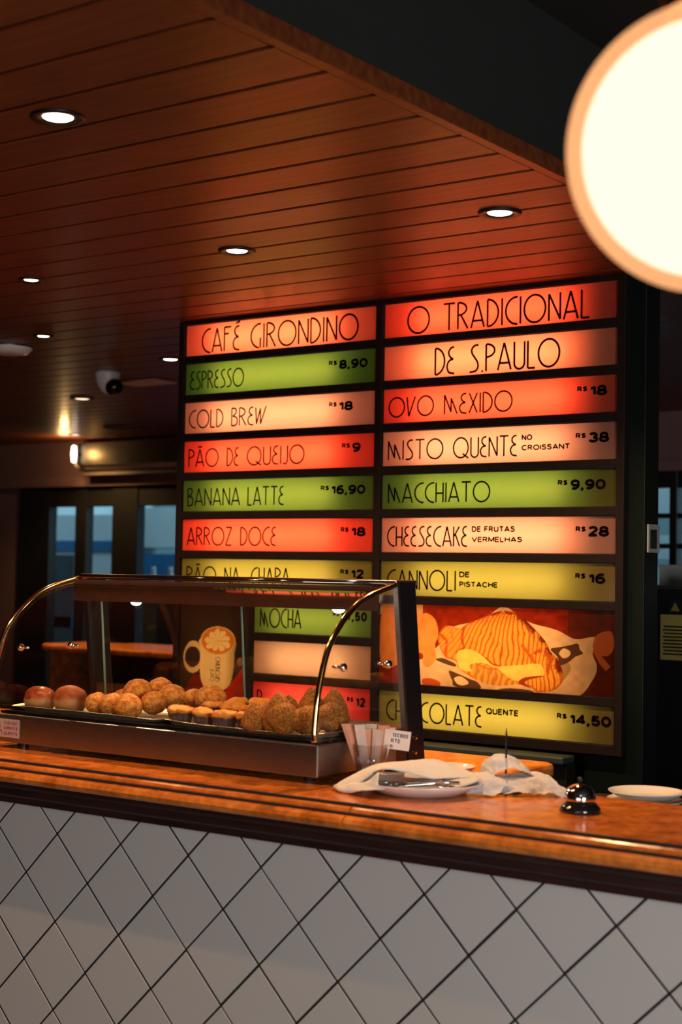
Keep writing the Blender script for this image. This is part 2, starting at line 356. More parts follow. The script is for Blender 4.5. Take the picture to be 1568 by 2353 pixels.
def ribbon(bm, pts, wd, y, T):
    """flat stroke in the x,z plane, cut at sharp corners"""
    for i in range(1, len(pts)-1):
        d1 = Vector(pts[i])-Vector(pts[i-1]); d2 = Vector(pts[i+1])-Vector(pts[i])
        if d1.length > 1e-9 and d2.length > 1e-9 and d1.normalized().dot(d2.normalized()) < .75:
            ribbon(bm, pts[:i+1], wd, y, T); ribbon(bm, pts[i:], wd, y, T); return
    n = len(pts); P = [Vector(p) for p in pts]
    closed = (P[0]-P[-1]).length < 1e-4
    Ls = []
    for i in range(n):
        if closed: a = P[i-1] if i > 0 else P[-2]; b = P[i+1] if i < n-1 else P[1]
        else: a = P[max(i-1, 0)]; b = P[min(i+1, n-1)]
        d1 = (P[i]-a); d2 = (b-P[i])
        if d1.length < 1e-9: d1 = d2
        if d2.length < 1e-9: d2 = d1
        d1.normalize(); d2.normalize(); t = (d1+d2)
        if t.length < .3: t = d2.copy()
        t.normalize(); nrm = Vector((-t.y, t.x)); s = min(2.2, 1/max(.35, abs(nrm.dot(Vector((-d2.y, d2.x))))))
        Ls.append((P[i]+nrm*wd/2*s, P[i]-nrm*wd/2*s))
    V = [(bm.verts.new(T(a, y)), bm.verts.new(T(b, y))) for a, b in Ls]
    for (a, b), (c, d) in zip(V, V[1:]): bm.faces.new((a, b, d, c))
def word_bm(txt, x0, x1, z0, z1, wd=.0052, gap=.13, bm=None, Tf=None):
    bm = bm or bmesh.new(); h = z1-z0; tot = sum(GL[c][0] for c in txt) + gap*(len(txt)-1); sx = (x1-x0)/tot; x = 0
    T = Tf or (lambda p, y: Vector((p.x, y, p.y)))
    for c in txt:
        wch, strokes = GL[c]
        for s in strokes: ribbon(bm, [((x+px)*sx+x0, z0+py*h) for px, py in s], wd, YBD-.0012, T)
        x += wch+gap
    return bm
# heavy grotesque letters and figures as centre lines, drawn with a wide stroke
def ell(cx, cy, rx, ry, a0=0, a1=360, n=28): return arc(cx, cy, rx, ry, a0, a1, n)
GB = {
 '0': (.50, [ell(.25, .5, .25, .5)]),
 '1': (.22, [[(.22, 0), (.22, 1)], [(.22, .93), (0, .74)]]),
 '2': (.46, [ell(.23, .76, .22, .24, 170, -35, 16) + [(.02, .0), (.48, .0)]]),
 '3': (.46, [ell(.22, .76, .21, .24, 160, -90, 16), ell(.22, .25, .24, .25, 90, -165, 18)]),
 '4': (.52, [[(.38, 0), (.38, 1), (.0, .26), (.54, .26)]]),
 '5': (.46, [[(.44, 1), (.08, 1), (.03, .50)] + ell(.22, .30, .23, .30, 128, -160, 18)]),
 '6': (.48, [ell(.24, .29, .23, .29), ell(.30, .44, .30, .56, 60, 180, 14)]),
 '8': (.48, [ell(.24, .75, .20, .25), ell(.24, .25, .24, .25)]),
 '9': (.48, [ell(.24, .71, .23, .29), ell(.18, .56, .29, .56, -120, 0, 14)]),
 ',': (.06, [[(.06, .10), (-.05, -.26)]]),
 '$': (.44, [sp([(.42, .80), (.34, .93), (.20, .95), (.06, .86), (.06, .68), (.22, .54), (.38, .40), (.40, .20), (.26, .05), (.10, .06), (.0, .20)]), [(.22, 1.10), (.22, -.10)]]),
 'A': (.60, [[(0, 0), (.30, 1), (.60, 0)], [(.13, .28), (.47, .28)]]),
 'B': (.44, [[(0, 0), (0, 1), (.22, 1)] + ell(.22, .76, .18, .24, 90, -90, 10) + [(0, .52)], ell(.22, .26, .22, .26, 90, -90, 10) + [(0, 0)]]),
 'C': (.56, [ell(.31, .5, .31, .5, 48, 312)]),
 'D': (.52, [[(0, 0), (0, 1), (.20, 1)] + ell(.20, .5, .32, .5, 90, -90, 16) + [(0, 0)]]),
 'E': (.42, [[(.42, 1), (0, 1), (0, 0), (.42, 0)], [(0, .52), (.38, .52)]]),
 'F': (.40, [[(.40, 1), (0, 1), (0, 0)], [(0, .50), (.36, .50)]]),
 'G': (.58, [ell(.31, .5, .31, .5, 48, 340), [(.60, .36), (.36, .44)]]),
 'H': (.50, [[(0, 0), (0, 1)], [(.50, 0), (.50, 1)], [(0, .52), (.50, .52)]]),
 'I': (.02, [[(.01, 0), (.01, 1)]]),
 'L': (.38, [[(0, 1), (0, 0), (.38, 0)]]),
 'M': (.62, [[(0, 0), (0, 1), (.31, .10), (.62, 1), (.62, 0)]]),
 'N': (.50, [[(0, 0), (0, 1), (.50, 0), (.50, 1)]]),
 'O': (.64, [ell(.32, .5, .32, .5)]),
 'P': (.44, [[(0, 0), (0, 1), (.22, 1)] + ell(.22, .74, .21, .26, 90, -90, 12) + [(0, .48)]]),
 'Q': (.64, [ell(.32, .5, .32, .5), [(.38, .22), (.64, -.04)]]),
 'R': (.48, [[(0, 0), (0, 1), (.22, 1)] + ell(.22, .74, .21, .26, 90, -90, 12) + [(0, .48)], [(.22, .46), (.46, 0)]]),
 'S': (.46, [sp([(.44, .80), (.36, .95), (.22, 1), (.06, .92), (.04, .72), (.22, .55), (.42, .42), (.44, .18), (.26, .0), (.08, .04), (.0, .20)])]),
 'T': (.50, [[(0, 1), (.50, 1)], [(.25, 1), (.25, 0)]]),
 'U': (.50, [[(0, 1)] + ell(.25, .26, .25, .26, 180, 360, 14) + [(.50, 1)]]),
 'V': (.56, [[(0, 1), (.28, 0), (.56, 1)]]),
 ' ': (.14, []), 'Í': (.02, [[(.01, 0), (.01, 1)], [(0, 1.12), (.1, 1.22)]]),
}
def disc(bm, c, r, y, T):
    bm.faces.new([bm.verts.new(T(Vector((c[0]+r*math.cos(k*math.pi/4), c[1]+r*math.sin(k*math.pi/4))), y)) for k in range(8)])
def text_fit(txt, x0, x1, z0, z1, y, weight=.16, gap=None):
    """heavy text fitted to a box in the x,z plane; weight is the stroke over the cap height"""
    bm = bmesh.new(); h = z1-z0; wd = weight*h; gap = weight+.07 if gap is None else gap
    tot = sum(GB[c][0] for c in txt); sx = (x1-x0-wd-gap*h*(len(txt)-1))/max(tot, .03); gap = gap*h/max(sx, 1e-5); x = 0; T = lambda p, yy: Vector((p.x, yy, p.y))
    if len(txt) == 1 and tot < .3: sx = h
    for c in txt:
        for st in GB[c][1]:
            P = [((x+px)*sx+x0+wd/2, z0+wd/2+py*(h-wd)) for px, py in st]; ribbon(bm, P, wd, y, T)
            for i in range(1, len(P)-1):
                a = Vector(P[i])-Vector(P[i-1]); b = Vector(P[i+1])-Vector(P[i])
                if a.length > 1e-9 and b.length > 1e-9 and a.normalized().dot(b.normalized()) < .75: disc(bm, P[i], wd*.52, y, T)
        x += GB[c][0]+gap
    return bm
ACR = {
 'coral': (1.0, .30, .17), 'red': (1.0, .165, .085), 'peach': (1.0, .34, .20), 'cream': (.80, .38, .28), 'green': (.24, .225, .05),
 'yellow': (.38, .265, .07), 'crimson': (.60, .075, .055), 'blank': (.50, .32, .21),
}
LIN = {'coral': (.80, .36, .36), 'red': (.78, .22, .30), 'peach': (.80, .42, .40), 'cream': (.70, .50, .48), 'green': (.10, .50, .24),
 'yellow': (.42, .46, .10), 'crimson': (.7, .2, .3), 'blank': (.7, .5, .45)}
def tube_in(p, x0, x1, z0, z1, m, ck, il=.15, ir=.21):
    bm = bmesh.new(); L_ = x1-x0; n = 8
    tube(bm, [(x0+L_*il, YBD+.062, (z0+z1)/2), (x1-L_*ir, YBD+.062, (z0+z1)/2)], .0085, 8)
    o = part('light_tube', bm, m, p)
    bm = bmesh.new(); t = .003
    box(bm, x0-.006, x1+.006, YBD+.112, YBD+.12, z0-.006, z1+.006)
    box(bm, x0-.006, x0-.001, YBD+.021, YBD+.112, z0-.006, z1+.006); box(bm, x1+.001, x1+.006, YBD+.021, YBD+.112, z0-.006, z1+.006)
    box(bm, x0-.001, x1+.001, YBD+.021, YBD+.112, z0-.006, z0-.001); box(bm, x0-.001, x1+.001, YBD+.021, YBD+.112, z1+.001, z1+.006)
    part('light_box', bm, mat('lining_'+ck, LIN[ck], rough=.8, var=.03), p)
def panel(colkey, x0, x1, r, words, price=None, small=(), label='', title=False):
    z1 = ztop(r); z0 = z1-HH
    bm = bmesh.new(); bm.faces.new([bm.verts.new(q) for q in ((x0-.004, YBD, z0-.004), (x1+.004, YBD, z0-.004), (x1+.004, YBD, z1+.004), (x0-.004, YBD, z1+.004))])
    p = part('menu_panel', bm, panelmat('acrylic_'+colkey, ACR[colkey]), board, label)
    tube_in(p, x0, x1, z0, z1, TUBEG if colkey in ('green', 'yellow') else TUBE, colkey)
    bm = bmesh.new(); t = .0022
    for q in ((x0, x1, z0, z0+t), (x0, x1, z1-t, z1), (x0, x0+t, z0+t, z1-t), (x1-t, x1, z0+t, z1-t)): box(bm, q[0], q[1], YBD-.0008, YBD-.0002, q[2], q[3])
    part('edge_trim', bm, BLACK, p)
    a, b = (-.022, -.118) if title else (-.034, -.105)
    if words:
        for t_, xa, xb in words: part('lettering', word_bm(t_, xa, xb, z1+b, z1+a, .0078 if title else .0062), INK, p)
    if price:
        xa, xb, num, xc, xd = price
        part('price_lettering', text_fit('R$', xa, xb, z1-.0535, z1-.035, YBD-.0012, .27), INK, p)
        part('price_lettering', text_fit(num, xc, xd, z1-.070, z1-.034, YBD-.0012, .265), INK, p)
    for t_, xa, xb, a_, b_ in small: part('small_lettering', text_fit(t_, xa, xb, z1+b_, z1+a_, YBD-.0012, .24), INK, p)
    return p
panel('coral', LX0, LX1, 0, [('CAFÉ', -4.013, -3.818), ('GIRONDINO', -3.759, -3.242)], title=True, label='coral backlit title panel reading CAFÉ GIRONDINO')
panel('green', LX0, LX1, 1, [('ESPRESSO', -4.073, -3.794)], (-3.375, -3.336, '8,90', -3.327, -3.195), label='green backlit panel reading ESPRESSO')
panel('cream', LX0, LX1, 2, [('COLD', -4.074, -3.896), ('BREW', -3.850, -3.676)], (-3.371, -3.334, '18', -3.326, -3.259), label='cream backlit panel reading COLD BREW')
panel('red', LX0, LX1, 3, [('PÃO', -4.072, -3.917), ('DE', -3.870, -3.811), ('QUEIJO', -3.766, -3.486)], (-3.307, -3.269, '9', -3.260, -3.220), label='red backlit panel reading PÃO DE QUEIJO')
panel('green', LX0, LX1, 4, [('BANANA', -4.073, -3.801), ('LATTE', -3.759, -3.581)], (-3.403, -3.363, '16,90', -3.355, -3.196), label='green backlit panel reading BANANA LATTE')
panel('red', LX0, LX1, 5, [('ARROZ', -4.072, -3.838), ('DOCE', -3.792, -3.615)], (-3.306, -3.269, '18', -3.259, -3.192), label='red backlit panel reading ARROZ DOCE')
panel('yellow', LX0, LX1, 6, [('PÃO', -4.070, -3.917), ('NA', -3.870, -3.795), ('CHAPA', -3.734, -3.545)], (-3.305, -3.266, '12', -3.257, -3.197), label='yellow green backlit panel reading PÃO NA CHAPA, half hidden by the case')
panel('green', MX0, LX1, 7, [('MOCHA', -3.684, -3.486)], (-3.336, -3.306, '14,50', -3.300, -3.179), label='short green backlit panel reading MOCHA seen through the case')
panel('blank', MX0, LX1, 8, [], label='short blank cream backlit panel seen through the case')
panel('crimson', MX0, LX1, 9, [('P', -3.692, -3.671), ('SA', -3.334, -3.273)], (-3.264, -3.235, '12', -3.225, -3.180), label='short red backlit panel priced R$12 behind the fried pastries')
panel('red', RX0, RX1, 0, [('O', -3.018, -2.926), ('TRADICIONAL', -2.865, -2.285)], title=True, label='red backlit title panel reading O TRADICIONAL')
panel('peach', RX0, RX1, 1, [('DE', -2.897, -2.816), ('S.PAULO', -2.753, -2.396)], title=True, label='peach backlit title panel reading DE S.PAULO')
panel('red', RX0, RX1, 2, [('OVO', -3.095, -2.903), ('MEXIDO', -2.855, -2.579)], (-2.327, -2.289, '18', -2.280, -2.216), label='red backlit panel reading OVO MEXIDO')
panel('cream', RX0, RX1, 3, [('MISTO', -3.095, -2.860), ('QUENTE', -2.815, -2.557)], (-2.331, -2.292, '38', -2.283, -2.207), [('NO', -2.539, -2.497, -.032, -.053), ('CROISSANT', -2.539, -2.352, -.068, -.088)], label='cream backlit panel reading MISTO QUENTE NO CROISSANT')
panel('green', RX0, RX1, 4, [('MACCHIATO', -3.092, -2.664)], (-2.397, -2.359, '9,90', -2.349, -2.218), label='green backlit panel reading MACCHIATO')
panel('cream', RX0, RX1, 5, [('CHEESECAKE', -3.093, -2.753)], (-2.327, -2.289, '28', -2.281, -2.204), [('DE FRUTAS', -2.735, -2.561, -.033, -.054), ('VERMELHAS', -2.735, -2.532, -.070, -.090)], label='cream backlit panel reading CHEESECAKE DE FRUTAS VERMELHAS')
panel('yellow', RX0, RX1, 6, [('CANNOLI', -3.090, -2.799)], (-2.327, -2.288, '16', -2.279, -2.215), [('DE', -2.784, -2.740, -.036, -.057), ('PISTACHE', -2.783, -2.626, -.071, -.091)], label='yellow backlit panel reading CANNOLI DE PISTACHE')
panel('yellow', RX0, RX1, 9, [('CHOCOLATE', -3.085, -2.684)], (-2.390, -2.352, '14,50', -2.343, -2.189), [('QUENTE', -2.667, -2.537, -.036, -.058)], label='yellow backlit panel reading CHOCOLATE QUENTE at the board foot')

# --- printed pictures: a fine sheet whose vertices carry the ink colour
def inpoly(X, Y, P):
    c = np.zeros(X.shape, bool); n = len(P)
    for i in range(n):
        x1, y1 = P[i]; x2, y2 = P[(i+1) % n]
        if y1 == y2: continue
        cond = ((y1 > Y) != (y2 > Y)) & (X < (x2-x1)*(Y-y1)/(y2-y1)+x1); c ^= cond
    return c
rng = np.random.RandomState(3)
def vnoise(X, Y, s, seed=0):
    r = np.random.RandomState(seed); G = r.rand(64, 64); x = X/s; y = Y/s
    xi = np.floor(x).astype(int); yi = np.floor(y).astype(int); fx = x-xi; fy = y-yi; fx = fx*fx*(3-2*fx); fy = fy*fy*(3-2*fy)
    g = lambda a, b: G[a % 64, b % 64]
    return (g(xi, yi)*(1-fx)+g(xi+1, yi)*fx)*(1-fy)+(g(xi, yi+1)*(1-fx)+g(xi+1, yi+1)*fx)*fy
def smooth_poly(P, n=6):
    Q = [np.array(p, float) for p in P]; m_ = len(Q); out = []
    for i in range(m_):
        a, b, c, d = Q[i-1], Q[i], Q[(i+1) % m_], Q[(i+2) % m_]
        for k in range(n):
            t = k/n; out.append(tuple(.5*((2*b)+(-a+c)*t+(2*a-5*b+4*c-d)*t*t+(-a+3*b-3*c+d)*t**3)))
    return out
def picture(name, x0, x1, z0, z1, nx, nz, painter, matname, label):
    xs = np.linspace(x0, x1, nx+1); zs = np.linspace(z0, z1, nz+1); Xg, Zg = np.meshgrid(xs, zs); C = painter(Xg, Zg)
    co = np.stack([Xg.ravel(), np.full(Xg.size, YBD), Zg.ravel()], 1); i = np.arange(nz)[:, None]*(nx+1)+np.arange(nx)[None, :]
    F_ = np.stack([i, i+1, i+nx+2, i+nx+1], -1).reshape(-1, 4)
    me = bpy.data.meshes.new(name); me.from_pydata(co.tolist(), [], F_.tolist()); at = me.color_attributes.new('ink', 'FLOAT_COLOR', 'POINT')
    at.data.foreach_set('color', np.concatenate([C.reshape(-1, 3), np.ones((C.size//3, 1))], 1).astype(np.float32).ravel())
    me.materials.append(panelmat(matname, None, 'ink', .03)); o = bpy.data.objects.new(name, me); COL.objects.link(o); o.parent = board; o['label'] = label
    return o
def paint_croissant(X, Z):
    zt_, zb = ztop(7), ztop(8)-HH
    px = 75+1430*((X+2.955)/(-2.1746+2.955)); v = (zt_-Z)/(zt_-zb); py = (35+(px-75)*.0245)+v*(588+(px-75)*.024)
    n1 = vnoise(px, py, 40, 1); n2 = vnoise(px, py, 9, 2); C = np.zeros(X.shape+(3,))
    C[:] = (.30, .022, .006); C *= (.65+.6*n1)[..., None]
    C[px > 1180] = C[px > 1180]*.45+np.array([.02, .012, .006])
    C[(px < 110) & (py < 110)] = (.75, .40, .14)
    plate = smooth_poly([(-60, 420), (60, 520), (95, 640), (400, 700), (900, 720), (1230, 700), (1350, 570), (1378, 470), (1350, 380), (1370, 262), (1230, 276), (1100, 212), (900, 155), (760, 60), (700, 48), (560, 150), (440, 172), (330, 210), (240, 330), (100, 440)])
    m_ = inpoly(px, py, plate); C[m_] = (.86, .50, .22); C[m_] *= (.85+.25*n1[m_])[..., None]
    C[inpoly(px, py, smooth_poly([(1120, 590), (1200, 500), (1160, 420), (1090, 430)]))] *= .55
    for blob in ([(1060, 350), (1130, 335), (1200, 318), (1248, 308), (1262, 350), (1282, 380), (1230, 405), (1190, 440), (1130, 465), (1110, 410)],
                 [(320, 520), (400, 545), (470, 575), (535, 600), (552, 650), (370, 635), (345, 590)], [(215, 440), (280, 430), (370, 470), (350, 488)], [(690, 650), (800, 640), (930, 655), (930, 680), (700, 680)]):
        C[inpoly(px, py, smooth_poly(blob))] = (.12, .045, .02)
    for blob in ([(1120, 380), (1150, 345), (1195, 365), (1190, 400), (1150, 415)], [(360, 575), (410, 560), (470, 605), (430, 625), (385, 615)]):
        C[inpoly(px, py, smooth_poly(blob))] = (.93, .60, .28)
    m_ = inpoly(px, py, smooth_poly([(-200, 60), (75, 100), (150, 100), (212, 150), (234, 255), (210, 330), (216, 440), (155, 497), (118, 470), (88, 390), (-200, 500)])); C[m_] = (.92, .30, .055); C[m_] *= (.8+.3*n1[m_])[..., None]
    m_ = inpoly(px, py, smooth_poly([(115, 585), (180, 578), (250, 605), (240, 640), (130, 630)])); C[m_] = (.62, .10, .02)
    m_ = inpoly(px, py, smooth_poly([(1352, 300), (1380, 240), (1470, 220), (1492, 330), (1440, 398), (1360, 360)])) | inpoly(px, py, [(1345, 352), (1400, 385), (1468, 470), (1440, 503), (1395, 450)]); C[m_] = (.62, .13, .03)
    body = smooth_poly([(236, 262), (290, 190), (405, 205), (445, 178), (590, 118), (700, 78), (820, 92), (920, 180), (1020, 290), (1060, 370), (1120, 440), (1152, 560), (1090, 645), (970, 665), (925, 630), (830, 610), (670, 622), (545, 590), (400, 505), (370, 450), (290, 420), (240, 330)])
    m_ = inpoly(px, py, body)
    e = np.clip((py-90)/380, 0.0001, 1.3)**.6; cc = (px-472*(1-e))/(.42*(1-e)+e); cc = cc+np.clip(cc-800, 0, 400)*.5*np.clip((py-250)/200, 0, 1); big = vnoise(px, py, 130, 7); s = np.sin(cc*.135+big*7+n1*1.5); s2 = np.sin(cc*.41+n2*2+big*9)
    k_ = np.clip(1.05-.95*(.5-.5*s)**4-.28*(.5-.5*s2)**2-.25*(n1 < .3)*n2, 0, 1)
    base = np.array([.50, .07, .008])*(1-k_[..., None])+np.array([.98, .40, .045])*k_[..., None]
    edge = np.clip((px-(800+(py-90)*.62))/120, 0, 1)*(py < 500)*(n1*.8+.5*(n2 > .4)); base = base*(1-.75*np.clip(edge, 0, 1)[..., None]); tp = np.clip((190-py)/110, 0, 1)*(n2 > .45)*.5; base = base*(1-tp[..., None]*np.array([.3, .8, .8]))
    left = (px < 425); base[left] = base[left]*.6+np.array([.9, .30, .04])*.4
    C[m_] = base[m_]
    def stroke(P, wd, colr, brk=0.):
        D = np.full(X.shape, 1e9)
        for (ax, ay), (bx_, by) in zip(P, P[1:]):
            t = np.clip(((px-ax)*(bx_-ax)+(py-ay)*(by-ay))/((bx_-ax)**2+(by-ay)**2), 0, 1); D = np.minimum(D, np.hypot(px-ax-t*(bx_-ax), py-ay-t*(by-ay)))
        k2 = np.clip(1.3-D/(wd*(.5+n2)), 0, 1)*(n1 > brk)*m_; C[:] = C*(1-k2[..., None])+np.array(colr)*k2[..., None]
    stroke(body+body[:1], 14, (.62, .12, .012), .25)
    stroke(smooth_poly([(830, 100), (905, 175), (965, 245), (1020, 300), (1050, 360), (1105, 430), (1125, 500), (1105, 430), (1020, 300), (905, 175)])[:42], 30, (.20, .018, .004), .38)
    stroke([(640, 100), (700, 80), (770, 95), (850, 130)], 16, (.30, .03, .006), .35)
    stroke([(425, 200), (415, 290), (432, 350), (380, 385)], 11, (.50, .06, .008))
    stroke([(560, 400), (640, 465), (700, 480)], 9, (.45, .05, .008)); stroke([(250, 250), (300, 300), (290, 420)], 12, (.55, .08, .01), .3)
    stroke([(330, 230), (350, 300), (300, 330)], 10, (.70, .20, .03), .3); stroke([(950, 380), (1010, 350), (1060, 420), (1040, 520)], 16, (.55, .08, .01), .3)
    stroke([(860, 330), (930, 420), (960, 470)], 14, (.60, .10, .012), .3)
    ch = inpoly(px, py, smooth_poly([(380, 385), (470, 360), (560, 400), (640, 470), (690, 482), (745, 478), (850, 470), (985, 462), (1010, 545), (900, 555), (845, 588), (760, 560), (700, 510), (600, 465), (520, 462), (490, 520), (400, 500)]))
    C[ch] = (.99, .62, .10); C[ch] *= (.85+.2*n1[ch])[..., None]
    low = inpoly(px, py, smooth_poly([(480, 470), (600, 475), (700, 520), (760, 570), (840, 600), (790, 615), (660, 622), (545, 590), (500, 530)]))
    s3 = np.sin(px*.13+py*.03+n1*4); C[low] = (np.array([.95, .36, .05])*(.8+.25*s3[..., None]))[low]
    dk = inpoly(px, py, smooth_poly([(835, 600), (880, 560), (990, 545), (1000, 552), (910, 575), (880, 600), (925, 635)])); C[dk] = (.35, .04, .006)
    seam = np.abs(py-(462+20*np.sin((px-520)/60)+(px-520)*.18)) < 5; C[seam & (px > 520) & (px < 690)] = (.65, .13, .015)
    return C
pc = picture('croissant_picture', RX0, RX1, ztop(8)-HH, ztop(7), 620, 190, paint_croissant, 'print_croissant', 'backlit photo panel of a filled croissant on a white plate')
for zz in (.30, .70):
    bm = bmesh.new(); zc_ = ztop(8)-HH+zz*(PP+HH); tube(bm, [(RX0+.10, YBD+.065, zc_), (RX1-.21, YBD+.065, zc_)], .0085, 8); part('light_tube', bm, TUBEP, pc)
def lining(p, x0, x1, z0, z1):
    bm = bmesh.new()
    box(bm, x0-.006, x1+.006, YBD+.112, YBD+.12, z0-.006, z1+.006)
    box(bm, x0-.006, x0-.001, YBD+.021, YBD+.112, z0-.006, z1+.006); box(bm, x1+.001, x1+.006, YBD+.021, YBD+.112, z0-.006, z1+.006)
    box(bm, x0-.001, x1+.001, YBD+.021, YBD+.112, z0-.006, z0-.001); box(bm, x0-.001, x1+.001, YBD+.021, YBD+.112, z1+.001, z1+.006)
    part('light_box', bm, BOXIN, p)
lining(pc, RX0, RX1, ztop(8)-HH, ztop(7))
def paint_mug(X, Z):
    pxs = 505+(X+3.892)/.00227; pys = 1500-(Z-1.217-(pxs-505)*.0001)/.00172
    x = (pxs-400)*7.127; y = (pys-1400)*7.127; C = np.zeros(X.shape+(3,)); n1 = vnoise(x, y, 90, 5)
    C[:] = (.035, .018, .012)
    m_ = inpoly(x, y, [(330, 1060), (480, 1070), (520, 1290), (700, 1400), (640, 1560), (100, 1560), (240, 1220)]); C[m_] = (.16, .012, .008)
    m_ = inpoly(x, y, [(1130, 950), (1260, 900), (1300, 1560), (640, 1560), (860, 1330)]); C[m_] = (.42, .02, .006)
    bean = ((x-1090)/50)**2+((y-860)/70)**2 < 1; C[bean] = (.22, .11, .05)
    o_ = ((x-320)/165)**2+((y-780)/268)**2 < 1; i_ = ((x-312)/128)**2+((y-780)/175)**2 < 1
    C[o_ & ~i_ & (x < 450)] = (.66, .36, .13)
    body = smooth_poly([(430, 480), (436, 620), (440, 900), (446, 1100), (500, 1260), (600, 1335), (750, 1357), (880, 1290), (950, 1180), (985, 980), (1002, 700), (1008, 520), (720, 300)])
    m_ = inpoly(x, y, body); sh = np.clip((x-840)/160, 0, 1); C[m_] = (np.array([.80, .47, .17])*(1-.5*sh[..., None]))[m_]
    xr = (x-722)*math.cos(.12)+(y-515)*math.sin(.12); yr = -(x-722)*math.sin(.12)+(y-515)*math.cos(.12)
    C[(xr/288)**2+(yr/234)**2 < 1] = (.70, .36, .11); C[(xr/265)**2+(yr/214)**2 < 1] = (.62, .16, .014)
    r = np.sqrt((xr/1.05)**2+(yr/.9)**2); th = np.arctan2(yr, xr)
    petal = (r < 160+46*np.abs(np.sin(th*4.5))+14*np.sin(th*3)) & (r > 8); C[petal] = (.85, .50, .17)
    C[petal & (np.abs(np.sin(th*4.5+(r-60)*.003)) < .16)] = (.60, .22, .04)
    return C
pm_ = picture('mug_picture', LX0, MX1, ztop(9)-HH, ztop(7), 130, 150, paint_mug, 'print_mug', 'backlit photo panel of a white mug of latte')
for xx in (-4.0, -3.86):
    bm = bmesh.new(); tube(bm, [(xx, YBD+.075, ztop(9)-HH+.05), (xx, YBD+.075, ztop(7)-.05)], .006, 8); part('light_tube', bm, emis('mug_tube', (1.0, .70, .36), 7), pm_)
lining(pm_, LX0, MX1, ztop(9)-HH, ztop(7))
def rotT(cx, cz):
    return lambda p, y: Vector((cx-p.y, y, cz+p.x))
part('mug_lettering', word_bm('GIRONDINO', 0, .096, 0, .024, .0018, Tf=rotT(-3.885, 1.103)), INK, pm_)
part('mug_lettering', word_bm('CAFÉ', 0, .046, 0, .019, .0018, Tf=rotT(-3.915, 1.104)), INK, pm_)

# ================================================================== COUNTER
counter = thing('front_counter', 'long front counter with orange marble top over pale diamond tiles', 'counter', (0, 2.6, 0))
counter_off = -2.6
def cpart(name, bm, m, **k): o = part(name, bm, m, counter, **k); o.location = (0, counter_off, 0); return o
NOSE = [(3.01, 1.070), (2.5745, 1.070), (2.5745, 1.0625), (2.569, 1.0632), (2.562, 1.0632), (2.5560, 1.0605), (2.5535, 1.0555), (2.5560, 1.0515), (2.5560, 1.0465), (2.549, 1.0478), (2.539, 1.0480), (2.5300, 1.0430), (2.5255, 1.035), (2.5285, 1.026), (2.536, 1.021), (3.01, 1.021)]
for a, b in ((-5.2, -1.8035), (-1.7990, .9)):
    bm = bmesh.new(); prism_x(bm, NOSE, a, b); recalc(bm); cpart('marble_slab', bm, MARBLE)
bm = bmesh.new(); pr = [(-5.2, 3.012), (-1.80, 3.012), (-1.80, 3.44)] + [(-1.84+.04*math.cos(t), 3.44+.04*math.sin(t)) for t in np.linspace(.2, math.pi/2, 6)] + [(-5.2, 3.48)]
prism_z(bm, pr, 1.030, 1.070); recalc(bm); cpart('return_slab', bm, MARBLE, bevel=.012)
bm = bmesh.new(); prism_x(bm, [(2.62, 1.021), (2.556, 1.021), (2.556, 1.008), (2.566, .998), (2.566, .985), (2.582, .975), (2.584, .962), (2.62, .962)], -5.2, .9); recalc(bm)
cpart('wood_moulding', bm, WOODDK)
cpart('counter_body', bx(-5.2, .9, 2.6088, 2.70, 0, 1.02), GROUT_AND_SHADE)
cpart('groove_shade_strip', bx(-5.19, .89, 2.5725, 2.5750, 1.0625, 1.0688), GROUT_AND_SHADE); cpart('groove_shade_strip', bx(-5.19, .89, 2.5540, 2.5565, 1.0465, 1.0520), GROUT_AND_SHADE)  # dark strips standing in for the shade under the nosing steps
cpart('back_support', bx(-5.2, -1.84, 3.1, 3.40, 0, 1.03), BLACK)
# diamond tiles, one object each
HD = .106; g_ = .0026*1.414; random.seed(4)
whole = bmesh.new()
def dia(bm, cx, cz, ztopc=None, z0c=None, x0c=None, x1c=None):
    P = [(cx-HD+g_, cz), (cx, cz-HD+g_), (cx+HD-g_, cz), (cx, cz+HD-g_)]
    def clip(P, f, inter):
        out = []
        for i, p in enumerate(P):
            q = P[(i+1) % len(P)]
            if f(p): out.append(p)
            if f(p) != f(q): out.append(inter(p, q))
        return out
    if ztopc is not None: P = clip(P, lambda p: p[1] <= ztopc, lambda p, q: (p[0]+(q[0]-p[0])*(ztopc-p[1])/(q[1]-p[1]), ztopc))
    if z0c is not None and P: P = clip(P, lambda p: p[1] >= z0c, lambda p, q: (p[0]+(q[0]-p[0])*(z0c-p[1])/(q[1]-p[1]), z0c))
    if len(P) < 3: return False
    A = [bm.verts.new((x, -.008, z)) for x, z in P]; B = [bm.verts.new((x, 0, z)) for x, z in P]; n = len(P)
    bm.faces.new(A); bm.faces.new(B[::-1])
    for i in range(n): bm.faces.new((A[i], B[i], B[(i+1) % n], A[(i+1) % n]))
    recalc(bm); return True
dia(whole, 0, 0); tile0 = None
